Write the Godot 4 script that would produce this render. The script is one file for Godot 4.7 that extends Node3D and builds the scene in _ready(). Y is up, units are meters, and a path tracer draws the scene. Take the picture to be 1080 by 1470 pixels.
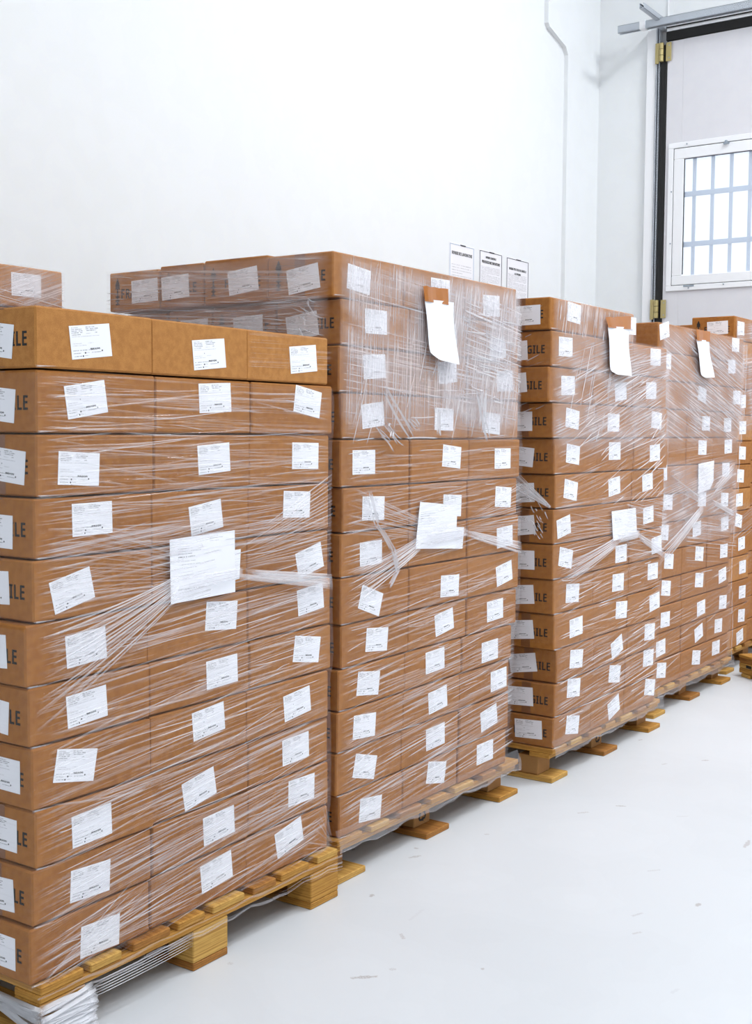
extends Node3D

# ---------------------------------------------------------------- shape helpers
var rng := RandomNumberGenerator.new()
var used := {}
var box_cache := {}
var M := {}

func numbered(called: String) -> String:
	var n: int = used.get(called, 0)
	used[called] = n + 1
	return called if n == 0 else "%s_%03d" % [called, n]

func put(called: String, mesh: Mesh, m: Material, parent: Node3D = null, at := Vector3.ZERO) -> MeshInstance3D:
	var o := MeshInstance3D.new()
	o.name = called if parent else numbered(called)
	o.mesh = mesh
	o.material_override = m
	o.position = at
	o.cast_shadow = GeometryInstance3D.SHADOW_CASTING_SETTING_ON
	(parent if parent else self).add_child(o, true)
	return o

func thing(called: String, label: String, category: String, at := Vector3.ZERO, turn := 0.0, group := "") -> Node3D:
	var o := Node3D.new()
	o.name = numbered(called)
	add_child(o)
	o.position = at
	o.rotation.y = turn
	tag(o, label, category, group)
	return o

func tag(o: Node, label: String, category: String, group := "", kind := "") -> void:
	o.set_meta("label", label)
	o.set_meta("category", category)
	if group:
		o.set_meta("group", group)
	if kind:
		o.set_meta("kind", kind)

func struct(called: String, mesh: Mesh, m: Material, at := Vector3.ZERO, label := "", category := "") -> MeshInstance3D:
	var o := put(called, mesh, m, null, at)
	o.set_meta("kind", "structure")
	if label:
		o.set_meta("label", label)
		o.set_meta("category", category)
	return o

func tri(st: SurfaceTool, a: Vector3, b: Vector3, c: Vector3, out: Vector3) -> void:
	var n := (b - a).cross(c - a)
	if n.length_squared() < 1e-16:
		return
	n = n.normalized()
	if n.dot(out) < 0:
		n = -n
	else:
		var t := b
		b = c
		c = t
	for p in [a, b, c]:
		st.set_normal(n)
		st.add_vertex(p)

func quad(st: SurfaceTool, a: Vector3, b: Vector3, c: Vector3, d: Vector3, out: Vector3) -> void:
	tri(st, a, b, c, out)
	tri(st, a, c, d, out)

func st_new() -> SurfaceTool:
	var st := SurfaceTool.new()
	st.begin(Mesh.PRIMITIVE_TRIANGLES)
	return st

# a box with chamfered edges, centred on c, added to st
func add_box(st: SurfaceTool, c: Vector3, s: Vector3, bev := 0.004) -> void:
	var h := s * 0.5
	bev = minf(bev, minf(h.x, minf(h.y, h.z)) * 0.9)
	var p := {}
	for x in [-1, 1]:
		for y in [-1, 1]:
			for z in [-1, 1]:
				var k := Vector3i(x, y, z)
				var e := Vector3(x * h.x, y * h.y, z * h.z)
				p[[k, 0]] = c + Vector3(e.x, e.y - y * bev, e.z - z * bev)
				p[[k, 1]] = c + Vector3(e.x - x * bev, e.y, e.z - z * bev)
				p[[k, 2]] = c + Vector3(e.x - x * bev, e.y - y * bev, e.z)
				tri(st, p[[k, 0]], p[[k, 1]], p[[k, 2]], Vector3(x, y, z))
	for ax in 3:
		var b := (ax + 1) % 3
		var d := (ax + 2) % 3
		for s0 in [-1, 1]:
			var q := []
			for w in [[-1, -1], [1, -1], [1, 1], [-1, 1]]:
				var k := Vector3i.ZERO
				k[ax] = s0
				k[b] = w[0]
				k[d] = w[1]
				q.append(p[[k, ax]])
			var o := Vector3.ZERO
			o[ax] = s0
			quad(st, q[0], q[1], q[2], q[3], o)
		for s1 in [-1, 1]:
			for s2 in [-1, 1]:
				var k1 := Vector3i.ZERO
				var k2 := Vector3i.ZERO
				k1[ax] = -1
				k2[ax] = 1
				for k in [b, d]:
					k1[k] = s1 if k == b else s2
					k2[k] = s1 if k == b else s2
				var o := Vector3.ZERO
				o[b] = s1
				o[d] = s2
				quad(st, p[[k1, b]], p[[k2, b]], p[[k2, d]], p[[k1, d]], o)

func box(s: Vector3, bev := 0.004, c := Vector3.ZERO) -> ArrayMesh:
	var key := [s.snapped(Vector3.ONE * 0.0005), bev, c]
	if not box_cache.has(key):
		var st := st_new()
		add_box(st, c, s, bev)
		box_cache[key] = st.commit()
	return box_cache[key]

# a flat outline in x/y given a thickness, its face at z = t
func add_plate(st: SurfaceTool, pts: PackedVector2Array, t: float, uv_box := Rect2()) -> void:
	var ix := Geometry2D.triangulate_polygon(pts)
	for z in [t, 0.0]:
		for i in range(0, ix.size(), 3):
			var v := []
			for k in 3:
				v.append(pts[ix[i + k]])
			var cr: float = (v[1] - v[0]).cross(v[2] - v[0])
			if (cr > 0) == (z > 0):
				v.reverse()
			for k in v:
				st.set_normal(Vector3(0, 0, 1 if z > 0 else -1))
				if uv_box.size.x > 0:
					st.set_uv(Vector2((k.x - uv_box.position.x) / uv_box.size.x, 1.0 - (k.y - uv_box.position.y) / uv_box.size.y))
				st.add_vertex(Vector3(k.x, k.y, z))
	var mid := Vector2.ZERO
	for q in pts:
		mid += q / pts.size()
	for i in pts.size():
		var a := pts[i]
		var b := pts[(i + 1) % pts.size()]
		var o := ((a + b) * 0.5 - mid)
		if uv_box.size.x > 0:
			st.set_uv(Vector2(0.01, 0.01))
		quad(st, Vector3(a.x, a.y, 0), Vector3(b.x, b.y, 0), Vector3(b.x, b.y, t), Vector3(a.x, a.y, t), Vector3(o.x, o.y, 0))

func plate(pts: PackedVector2Array, t: float, uv_box := Rect2()) -> ArrayMesh:
	var st := st_new()
	add_plate(st, pts, t, uv_box)
	return st.commit()

func rect_pts(w: float, h: float) -> PackedVector2Array:
	return PackedVector2Array([Vector2(-w / 2, -h / 2), Vector2(w / 2, -h / 2), Vector2(w / 2, h / 2), Vector2(-w / 2, h / 2)])

func sheet(w: float, h: float, t := 0.0004) -> ArrayMesh:
	return plate(rect_pts(w, h), t, Rect2(-w / 2, -h / 2, w, h))

# a tube of n sides along y
func rod(r: float, l: float, n := 16) -> ArrayMesh:
	var c := CylinderMesh.new()
	c.top_radius = r
	c.bottom_radius = r
	c.height = l
	c.radial_segments = n
	c.rings = 1
	var st := st_new()
	st.append_from(c, 0, Transform3D())
	return st.commit()

# an open C-channel profile pulled along z from 0 to l; the slot opens towards -y
func channel(w: float, h: float, t: float, lip: float, l: float) -> ArrayMesh:
	var st := st_new()
	add_box(st, Vector3(0, h / 2 - t / 2, l / 2), Vector3(w, t, l), 0.001)
	for s in [-1, 1]:
		add_box(st, Vector3(s * (w / 2 - t / 2), 0, l / 2), Vector3(t, h, l), 0.001)
		add_box(st, Vector3(s * (w / 2 - lip / 2), -h / 2 + t / 2, l / 2), Vector3(lip, t, l), 0.001)
	return st.commit()

func lettering(text: String, size: float, depth: float, bold := true, squeeze := 1.0) -> ArrayMesh:
	var f := SystemFont.new()
	f.font_names = PackedStringArray(["Droid Sans"])
	f.font_weight = 700 if bold else 400
	var t := TextMesh.new()
	t.text = text
	t.font = f
	t.font_size = 32
	t.pixel_size = size / 32.0
	t.depth = depth
	t.curve_step = 3.0
	var st := st_new()
	st.append_from(t, 0, Transform3D(Basis.from_scale(Vector3(squeeze, 1, 1)), Vector3.ZERO))
	return st.commit()

# ---------------------------------------------------------------- textures
func noise_img(w: int, h: int, freq: float, sd: int, octaves := 4) -> Image:
	var n := FastNoiseLite.new()
	n.seed = sd
	n.frequency = freq
	n.noise_type = FastNoiseLite.TYPE_SIMPLEX_SMOOTH
	n.fractal_octaves = octaves
	return n.get_seamless_image(w, h)

# noise pulled out lengthwise along u
func streaks(w: int, h: int, cells: int, freq: float, sd: int) -> PackedByteArray:
	var im := noise_img(cells, h, freq, sd, 3)
	im.convert(Image.FORMAT_L8)
	im.resize(w, h, Image.INTERPOLATE_CUBIC)
	return im.get_data()

func tex(w: int, h: int, data: PackedByteArray, fmt := Image.FORMAT_RGBA8) -> ImageTexture:
	return ImageTexture.create_from_image(Image.create_from_data(w, h, false, fmt, data))

func two_tone(data: PackedByteArray, w: int, h: int, a: Color, b: Color, lo := 0.25, hi := 0.75) -> ImageTexture:
	var out := PackedByteArray()
	out.resize(w * h * 3)
	var table := []
	for i in 256:
		var c := a.lerp(b, smoothstep(lo, hi, i / 255.0))
		table.append([int(c.r * 255), int(c.g * 255), int(c.b * 255)])
	var j := 0
	for v in data:
		var c: Array = table[v]
		out[j] = c[0]
		out[j + 1] = c[1]
		out[j + 2] = c[2]
		j += 3
	return tex(w, h, out, Image.FORMAT_RGB8)

func mat(c: Color, rough := 0.8, metal := 0.0) -> StandardMaterial3D:
	var m := StandardMaterial3D.new()
	m.albedo_color = c
	m.roughness = rough
	m.metallic = metal
	return m

func tri_mat(t: Texture2D, scale: Vector3, rough := 0.85, tint := Color.WHITE) -> StandardMaterial3D:
	var m := mat(tint, rough)
	m.albedo_texture = t
	m.uv1_triplanar = true
	m.uv1_scale = scale
	return m

func film_haze_sheen(sd: int, cells: int, lo: float, hi: float, most: float, base: float) -> ImageTexture:  # alpha holds film haze plus painted pale reflections
	var w := 1024
	var h := 1024
	var a := streaks(w, h, cells, 0.02, sd)
	var b := streaks(w, h, cells * 3, 0.06, sd + 7)
	var out := PackedByteArray()
	out.resize(w * h * 2)
	var table := PackedByteArray()
	table.resize(512)
	for i in 512:
		var v := i / 511.0
		table[i] = int(255.0 * clampf(base + (most - base) * pow(smoothstep(lo, hi, v), 1.6), 0.0, 1.0))
	for i in w * h:
		out[i * 2] = 255
		out[i * 2 + 1] = table[a[i] + b[i]]
	return tex(w, h, out, Image.FORMAT_LA8)

# the print of a shipping label: rows of small type that cannot be read, a few of them bold, and round marks
func label_texture(w: int, h: int, rows: Array, sd: int, dots: Array) -> ImageTexture:
	var r := RandomNumberGenerator.new()
	r.seed = sd
	var im := Image.create(w, h, false, Image.FORMAT_RGB8)
	im.fill(Color(0.965, 0.965, 0.985))
	for row in rows:                       # [x0, x1, y, letter height, darkness] in hundredths of the sheet
		var x := int(row[0] * w / 100.0)
		var x1 := int(row[1] * w / 100.0)
		var lh := maxi(2, int(row[3] * h / 100.0))
		var y := int(row[2] * h / 100.0)
		while x < x1:
			var lw := maxi(1, int(lh * r.randf_range(0.3, 0.7)))
			if r.randf() < 0.84:
				var g: float = 1.0 - row[4] * r.randf_range(0.6, 1.0)
				var ink := Color(g, g, g * 1.03)
				match r.randi() % 4:
					0:
						im.fill_rect(Rect2i(x, y, lw, 1), ink)
						im.fill_rect(Rect2i(x, y, maxi(1, lw / 3), lh), ink)
					1:
						im.fill_rect(Rect2i(x, y, lw, lh), ink)
						im.fill_rect(Rect2i(x + 1, y + 1, maxi(1, lw - 2), maxi(1, lh - 2)), Color(0.85, 0.85, 0.87))
					2:
						im.fill_rect(Rect2i(x, y + lh / 2, lw, 1), ink)
						im.fill_rect(Rect2i(x + lw / 2, y, 1, lh), ink)
					_:
						im.fill_rect(Rect2i(x, y, lw, maxi(1, lh - 1)), ink.lightened(0.15))
			x += lw + maxi(1, lh / 5)
	for d in dots:
		var cx := int(d[0] * w / 100.0)
		var cy := int(d[1] * h / 100.0)
		var rad := int(d[2] * w / 100.0)
		for y in range(-rad, rad + 1):
			for x in range(-rad, rad + 1):
				if x * x + y * y <= rad * rad and cx + x >= 0 and cx + x < w and cy + y >= 0 and cy + y < h:
					im.set_pixel(cx + x, cy + y, Color(0.1, 0.1, 0.12))
	return ImageTexture.create_from_image(im)

func floor_texture() -> ImageTexture:
	var s := 2048
	var im := noise_img(512, 512, 0.01, 31, 4)
	im.convert(Image.FORMAT_RGB8)
	im.resize(s, s, Image.INTERPOLATE_CUBIC)
	im.adjust_bcs(1.0, 0.05, 1.0)
	var flat := Image.create(s, s, false, Image.FORMAT_RGB8)
	flat.fill(Color(0.845, 0.862, 0.875))
	var d := im.get_data()
	var f := flat.get_data()
	for i in f.size():
		f[i] = clampi(f[i] + (d[i] - 128) * 2 / 3, 0, 255)
	im = Image.create_from_data(s, s, false, Image.FORMAT_RGB8, f)
	var r := RandomNumberGenerator.new()
	r.seed = 5
	for k in 260:                          # tyre scuffs and little scratches
		var p := Vector2(r.randf() * s, r.randf() * s)
		var a := r.randfn(0.5, 0.45)
		var l := r.randf_range(3, 16) if k % 12 else r.randf_range(18, 34)
		var wd := r.randf_range(0.6, 1.4)
		var c := Color(0.56, 0.52, 0.50).lerp(Color(0.83, 0.845, 0.86), r.randf_range(0.55, 0.98))
		var bend := r.randf_range(-0.01, 0.01)
		for i in int(l):
			p += Vector2(cos(a), sin(a))
			a += bend
			var ww := int(ceil(wd * sin(PI * (i + 0.5) / l)))
			for q in range(-ww, ww + 1):
				im.set_pixel(posmod(int(p.x - sin(a) * q), s), posmod(int(p.y + cos(a) * q), s), c)
	return ImageTexture.create_from_image(im)

func make_materials() -> void:
	# cardboard: mottled kraft paper with faint upright flutes
	var kraft := noise_img(512, 512, 0.02, 3, 5)
	kraft.convert(Image.FORMAT_L8)
	var fine := noise_img(512, 512, 0.2, 4, 2)
	fine.convert(Image.FORMAT_L8)
	var kd := kraft.get_data()
	var fd := fine.get_data()
	for i in kd.size():
		kd[i] = clampi((int(kd[i]) + int(fd[i])) / 2 + (5 if (i % 512) % 6 < 2 else 0), 0, 255)
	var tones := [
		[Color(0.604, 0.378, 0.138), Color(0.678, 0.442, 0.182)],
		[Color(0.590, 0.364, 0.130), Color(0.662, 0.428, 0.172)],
		[Color(0.655, 0.43, 0.195), Color(0.735, 0.505, 0.25)]]  # first two tones darkened to paint in the dark ripples of the film
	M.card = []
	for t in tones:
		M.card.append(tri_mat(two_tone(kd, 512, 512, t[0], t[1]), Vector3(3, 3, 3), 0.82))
	var grain := streaks(1024, 512, 10, 0.05, 21)
	var grain2 := streaks(1024, 512, 60, 0.15, 22)
	for i in grain.size():
		grain[i] = clampi((int(grain[i]) * 2 + int(grain2[i])) / 3, 0, 255)
	M.wood = []
	for t in [[Color(0.60, 0.40, 0.13), Color(0.76, 0.56, 0.24)], [Color(0.66, 0.48, 0.21), Color(0.81, 0.64, 0.33)], [Color(0.52, 0.33, 0.11), Color(0.68, 0.46, 0.19)]]:
		M.wood.append(tri_mat(two_tone(grain, 1024, 512, t[0], t[1]), Vector3(1.3, 4, 4), 0.8))
	M.chip = tri_mat(two_tone(fd, 512, 512, Color(0.50, 0.34, 0.17), Color(0.76, 0.57, 0.34)), Vector3(6, 6, 6), 0.85)
	M.ink = mat(Color(0.11, 0.105, 0.10), 0.75)
	M.grey_ink = mat(Color(0.30, 0.30, 0.34), 0.75)
	M.paper = mat(Color(0.955, 0.955, 0.975), 0.7)
	M.tape = mat(Color(0.50, 0.325, 0.19), 0.3)
	M.orange_tape = mat(Color(0.68, 0.40, 0.10), 0.25)
	var rows := [[5, 22, 6, 3, 0.5], [5, 30, 11, 3, 0.75], [5, 32, 16, 3, 0.85], [5, 31, 21, 3, 0.9], [5, 27, 27, 3, 0.8], [40, 62, 6, 3, 0.85], [40, 70, 11, 3, 0.9], [42, 66, 16, 3, 0.9], [40, 52, 25, 2, 0.5], [62, 68, 23, 3, 0.8],
		[5, 72, 33, 2, 0.5], [5, 28, 54, 2, 0.55], [5, 38, 60, 2, 0.55], [42, 56, 54, 2, 0.45], [5, 40, 74, 3, 0.75], [42, 66, 74, 3, 0.9], [5, 24, 82, 3, 0.75], [30, 44, 82, 2, 0.6], [50, 74, 82, 3, 0.7], [5, 24, 91, 3, 0.8], [32, 44, 91, 2, 0.6]]
	M.label = []
	for i in 3:
		var ds := [[32 + i, 83, 1.7], [74 + i, 80, 1.7], [30 - i, 92, 1.7]]
		if i == 1:
			ds.append([35, 46, 1.2])
		var m := mat(Color.WHITE, 0.65)
		m.albedo_texture = label_texture(320, 198, rows, 40 + i, ds)
		M.label.append(m)
	var page := [[12, 34, 20, 1, 0.6], [12, 46, 24, 1, 0.75], [12, 33, 28, 1, 0.9], [12, 37, 32, 2, 0.95], [60, 80, 8, 1, 0.6], [60, 74, 12, 1, 0.5], [12, 38, 39, 1, 0.6], [13, 45, 44, 1, 0.6], [20, 40, 49, 1, 0.5], [12, 34, 55, 1, 0.3], [12, 40, 60, 1, 0.3], [12, 30, 65, 1, 0.3], [12, 52, 80, 2, 0.6]]
	M.note = mat(Color.WHITE, 0.6)
	M.note.albedo_texture = label_texture(512, 420, page, 77, [])
	var text := []
	for i in 17:
		text.append([10, 88 if i % 4 != 3 else 52, 30 + i * 3.8, 1, 0.55])
	M.notice = mat(Color.WHITE, 0.55)
	M.notice.albedo_texture = label_texture(512, 724, text, 91, [])
	text = []
	for i in 40:
		text.append([9, 90 if i % 7 != 6 else 40, 24 + i * 1.8, 1, 0.42])
	M.dense_notice = mat(Color.WHITE, 0.55)
	M.dense_notice.albedo_texture = label_texture(512, 724, text, 92, [])
	# stretch film: a clear glossy sheet with fine creases, and cloudier film with its reflections painted as pale streaks
	var crease := Image.create_from_data(1024, 1024, false, Image.FORMAT_L8, streaks(1024, 1024, 14, 0.03, 51))
	crease.convert(Image.FORMAT_RGB8)
	var nm: Image = crease.duplicate()
	nm.bump_map_to_normal_map(5.0)
	var clear := mat(Color(0.97, 0.97, 1.0, 0.012), 0.14)
	clear.metallic_specular = 0.26
	clear.transparency = BaseMaterial3D.TRANSPARENCY_ALPHA
	clear.cull_mode = BaseMaterial3D.CULL_DISABLED
	clear.normal_enabled = true
	clear.normal_texture = ImageTexture.create_from_image(nm)
	clear.normal_scale = 2.0
	M.clear_film = clear
	M.film = []
	for q in [[61, 8, 0.51, 0.66, 0.34, 0.00], [71, 5, 0.45, 0.72, 0.6, 0.01], [83, 14, 0.49, 0.68, 0.46, 0.00], [97, 6, 0.42, 0.74, 0.62, 0.30]]:
		var m := mat(Color(0.93, 0.915, 0.93), 0.3)
		m.albedo_texture = film_haze_sheen(q[0], q[1], q[2], q[3], q[4], q[5])
		m.transparency = BaseMaterial3D.TRANSPARENCY_ALPHA
		m.cull_mode = BaseMaterial3D.CULL_DISABLED
		m.vertex_color_use_as_albedo = true
		m.normal_enabled = true
		m.normal_texture = clear.normal_texture
		m.normal_scale = 0.7
		M.film.append(m)
	var fold := mat(Color(0.95, 0.95, 0.97), 0.28)  # white of the gathered folds, also used to paint glints
	fold.transparency = BaseMaterial3D.TRANSPARENCY_ALPHA
	fold.cull_mode = BaseMaterial3D.CULL_DISABLED
	fold.vertex_color_use_as_albedo = true
	M.fold = fold
	# the building
	var plaster := noise_img(512, 512, 0.015, 12, 5)
	plaster.convert(Image.FORMAT_L8)
	var pd := plaster.get_data()
	M.wall = tri_mat(two_tone(pd, 512, 512, Color(0.934, 0.946, 0.952), Color(0.941, 0.952, 0.958), 0.2, 0.8), Vector3(0.5, 0.5, 0.5), 0.9)
	M.wall.uv1_world_triplanar = true
	M.trim = mat(Color(0.95, 0.955, 0.965), 0.55)
	M.door = tri_mat(two_tone(pd, 512, 512, Color(0.865, 0.862, 0.88), Color(0.872, 0.869, 0.886), 0.2, 0.8), Vector3(0.8, 0.8, 0.8), 0.55)
	var zinc := noise_img(256, 256, 0.05, 14, 3)
	zinc.convert(Image.FORMAT_L8)
	M.zinc = tri_mat(two_tone(zinc.get_data(), 256, 256, Color(0.62, 0.65, 0.68), Color(0.84, 0.86, 0.89)), Vector3(9, 9, 9), 0.42)
	M.zinc.metallic = 0.35
	M.brass = mat(Color(0.72, 0.66, 0.46), 0.42, 0.6)
	M.rubber = mat(Color(0.055, 0.052, 0.05), 0.65)
	M.steel = mat(Color(0.62, 0.66, 0.70), 0.4, 0.5)
	M.bars = mat(Color(0.74, 0.80, 0.87), 0.5)
	var pane := mat(Color(0.93, 0.96, 1.0, 0.22), 0.05)
	pane.transparency = BaseMaterial3D.TRANSPARENCY_ALPHA
	M.pane = pane
	M.floor = mat(Color.WHITE, 0.42)
	M.floor.albedo_texture = floor_texture()

# ---------------------------------------------------------------- cartons
const ORD := ["top", "second", "third", "fourth", "fifth", "sixth", "seventh", "eighth", "ninth", "tenth", "eleventh", "twelfth", "thirteenth", "fourteenth"]
const COL := ["left", "middle", "right"]

func shipping_label(parent: Node3D, called: String, x: float, y: float, z: float, tilt: float, turn := 0.0, dx := 0.0) -> MeshInstance3D:
	var l := put(called, M.label_mesh, M.label[rng.randi() % 3], parent)
	l.basis = Basis(Vector3.UP, turn) * Basis(Vector3.BACK, deg_to_rad(tilt))
	l.position = Vector3(x, y, z)
	put("label_print", M.made_mesh, M.ink, l, Vector3(0.012, -0.0185, 0.0006))
	return l

# x0..x1, y0..y1 in the row's own plane z; the origin of the carton is the middle of its base
func carton(x0: float, x1: float, y0: float, y1: float, z: float, depth: float, tone: int, label: String, group: String, turn := 0.0) -> Node3D:
	var g := 0.0016
	var size := Vector3(x1 - x0 - 2 * g, y1 - y0 - 2 * g - 0.002, depth - 2 * g)
	var t := thing("carton", label, "carton", Vector3((x0 + x1) / 2, y0 + g, z - depth / 2), turn, group)
	put("body", box(size.snapped(Vector3.ONE * 0.001), 0.0045, Vector3(0, size.y / 2, 0)), M.card[tone], t)
	return t

# the printed side of a carton, which looks towards -x: an arrow, FRAGILE, a strip of brown tape and a label
func printed_side(t: Node3D, w: float, h: float, depth: float, label_z: float, tilt: float, arrow := true, label_y := 0.0, print_y := -0.01) -> void:
	var x := -w / 2 + 0.0003
	var turn := -PI / 2
	var tp := put("tape", box(Vector3(0.045, h - 0.006, 0.0006), 0.0002), M.tape, t)
	tp.rotation.y = turn
	tp.position = Vector3(x, h / 2, 0.0)
	var p := put("fragile_print", M.fragile_mesh, M.ink, t)
	p.rotation.y = turn
	p.position = Vector3(x - 0.0004, h / 2 + print_y, depth / 2 - 0.033 - M.fragile_mesh.get_aabb().end.x)
	if arrow:
		var a := put("arrow_print", M.arrow_mesh, M.ink, t)
		a.rotation.y = turn
		a.position = Vector3(x - 0.0002, h / 2, -depth / 2 + 0.045)
	if label_z > -5:
		shipping_label(t, "side_label", x - 0.0011, h / 2 + label_y, label_z, tilt, turn)

func row_words(i: int) -> String:
	return "top row" if i == 0 else "%s row down" % ORD[i]

func tilt_words(t: float) -> String:
	return "level" if absf(t) < 3 else ("slightly tilted" if absf(t) < 7 else "clearly tilted")

func stack(rows: Array, z0: float, z1: float, depth: float, where: String, side_z: Array, first := 0) -> void:
	for i in rows.size():
		var r: Array = rows[i]
		var n := 3
		for c in n:
			if where == "third" and i == 0 and c == 2:
				continue
			var j0 := rng.randf_range(-0.006, 0.006) if c > 0 else 0.0
			var x0: float = lerpf(r[0], r[1], c / 3.0) + j0
			var x1: float = lerpf(r[0], r[1], (c + 1) / 3.0) - rng.randf_range(0.0, 0.004)
			if where == "third" and i == 0 and c == 1:
				x1 = 5.60
			var z := lerpf(z0, z1, (c + 0.5) / 3.0) + rng.randf_range(-0.003, 0.003)
			var tilt: float = r[6 + c * 3]
			var seen: bool = r[4 + c * 3] != 0
			var look := "brown carton with %s white label" % tilt_words(tilt) if seen else "brown carton partly covered in front"
			var label := "%s, %s column, %s, %s pallet stack" % [look, COL[c], row_words(i + first), where]
			var t := carton(x0, x1, r[2], r[3], z, depth, 2 if where == "nearest" and i == 0 else rng.randi() % 2, label, "cartons on the %s pallet" % where)  # wrapped rows take the darkened tones
			if seen:
				shipping_label(t, "label", r[4 + c * 3] - t.position.x, r[5 + c * 3] - t.position.y, depth / 2 - 0.0008, tilt)
			if c == 0 and side_z.size():
				var sz: float = side_z[i]
				printed_side(t, x1 - x0 - 0.0032, r[3] - r[2] - 0.0032, depth, depth / 2 + sz - 0.068, rng.randf_range(-7, 9), false, rng.randf_range(-0.012, 0.006), -0.005)

func core(label: String, x0: float, x1: float, y0: float, y1: float, z0: float, z1: float, lh: float) -> void:
	var st := st_new()
	var n := int(round((y1 - y0) / lh))
	var nz := maxi(1, int(round((z0 - z1) / 0.28)))
	for i in n:
		for k in nz:
			for c in 3:
				var w := (x1 - x0) / 3
				var d := (z0 - z1) / nz
				var h := (y1 - y0) / n
				add_box(st, Vector3(x0 + (c + 0.5) * w, y0 + (i + 0.5) * h, z0 - (k + 0.5) * d), Vector3(w - 0.004, h - 0.004, d - 0.004), 0.004)
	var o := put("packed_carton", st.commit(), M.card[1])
	tag(o, label, "cartons", "", "stuff")

# ---------------------------------------------------------------- pallets
func board(called: String, parent: Node3D, c: Vector3, s: Vector3, tone: int, along_z := false, m: Material = null) -> MeshInstance3D:
	var o := put(called, box(Vector3(s.z, s.y, s.x) if along_z else s, 0.003), m if m else M.wood[tone], parent, c)
	if along_z:
		o.rotation.y = PI / 2
	return o

# origin: middle of the front edge on the floor; the pallet reaches back along -z
func pallet(at: Vector3, turn: float, w: float, d: float, h: float, label: String, recess: float, foot_w: float, block_w: float, n_deck := 7, chip := false) -> Node3D:
	var t := thing("wooden_pallet", label, "pallet", at, turn, "wooden pallets")
	var th := 0.022
	for i in n_deck:
		var bw := (0.135 if i % 2 == 0 else 0.105) * w / 1.2
		var x := lerpf(-w / 2 + bw / 2 + 0.002, w / 2 - bw / 2 - 0.002, i / float(n_deck - 1))
		board("deck_board", t, Vector3(x, h - th / 2, -d / 2 + rng.randf_range(-0.003, 0.003)), Vector3(bw, th, d), i % 3, true)
	for k in 3:
		board("stringer_board", t, Vector3(0, h - th * 1.5, lerpf(-0.05 - recess * 0.2, -d + 0.07, k / 2.0)), Vector3(w, th, 0.1), k % 2)
	for i in 3:
		var fx := lerpf(-w / 2 + foot_w / 2, w / 2 - foot_w / 2, i / 2.0)
		var bx := lerpf(-w / 2 + block_w / 2 + (foot_w - block_w) * 0.3, w / 2 - block_w / 2 - (foot_w - block_w) * 0.3, i / 2.0)
		board("bottom_board", t, Vector3(fx, th / 2, -d / 2), Vector3(foot_w, th, d), (i + 1) % 3, true)
		for k in 3:
			var z := lerpf(-0.05 - recess, -d + 0.05 + recess, k / 2.0)
			board("block", t, Vector3(bx, (h - th) / 2, z), Vector3(block_w, h - th * 3 - 0.001, 0.1), i % 2, false, M.chip if chip else null)
	return t

func recycle_mark(at: Vector3, parent: Node3D) -> void:
	var st := st_new()
	for k in 3:
		var b := Transform2D(deg_to_rad(-120.0 * k), Vector2.ZERO)
		var pts := PackedVector2Array()
		for q in [Vector2(-0.021, 0.006), Vector2(-0.008, 0.023), Vector2(0.006, 0.023), Vector2(0.013, 0.013), Vector2(0.019, 0.017), Vector2(0.017, -0.002), Vector2(0.002, 0.006), Vector2(0.007, 0.0095), Vector2(0.002, 0.015), Vector2(-0.004, 0.015), Vector2(-0.014, 0.002)]:
			pts.append(b * (q + Vector2(0.0, 0.004)))
		add_plate(st, pts, 0.0006)
	put("recycle_print", st.commit(), M.ink, parent, at)

# ---------------------------------------------------------------- stretch film
# the front of a stack as the film sees it: rows give left and right ends at each height
func edge_x(rows: Array, y: float, right: bool) -> float:
	var last: Array = rows[rows.size() - 1]
	for r in rows:
		if y >= r[2]:
			return r[1] if right else r[0]
	return last[1] if right else last[0]

# a patch of cloudy film on the front; pale streaks at the angle paint its reflections, fading at the edges
func cloud(parent: Node3D, x0: float, x1: float, y0: float, y1: float, z0: float, z1: float, angle: float, strength: float, kind: int, off := 0.0, scale := Vector2(0.8, 3.4)) -> void:
	var st := st_new()
	var nx := 18
	var ny := 14
	var ca := cos(deg_to_rad(angle))
	var sa := sin(deg_to_rad(angle))
	var u0 := rng.randf()
	var grid := []
	var bump := FastNoiseLite.new()
	bump.seed = rng.randi() % 1000
	bump.frequency = 3.0
	for j in ny + 1:
		for i in nx + 1:
			var fx := i / float(nx)
			var fy := j / float(ny)
			var x := lerpf(x0, x1, fx)
			var y := lerpf(y0, y1, fy)
			var q := Vector2(x * ca + y * sa, -x * sa + y * ca)
			var a := strength * smoothstep(0.0, 0.06, fx) * smoothstep(1.0, 0.95, fx) * smoothstep(0.0, 0.2, fy) * smoothstep(1.0, 0.9, fy)
			a *= clampf(0.9 + 1.1 * bump.get_noise_2d(x * 1.3, y * 2.0), 0.15, 1.5)
			var z := lerpf(z0, z1, fx) + off + 0.0022 * bump.get_noise_2d(x * 7.0, y * 7.0)
			grid.append([Vector3(x, y, z), Vector2(q.x * scale.x + u0, q.y * scale.y + u0), Color(1, 1, 1, clampf(a, 0, 1))])
	for j in ny:
		for i in nx:
			var k := j * (nx + 1) + i
			for e in [k, k + nx + 1, k + 1, k + 1, k + nx + 1, k + nx + 2]:
				st.set_normal(Vector3(0, 0, 1))
				st.set_uv(grid[e][1])
				st.set_color(grid[e][2])
				st.add_vertex(grid[e][0])
	st.generate_tangents()
	put("film_wrap_sheen", st.commit(), M.film[kind], parent)

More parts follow.
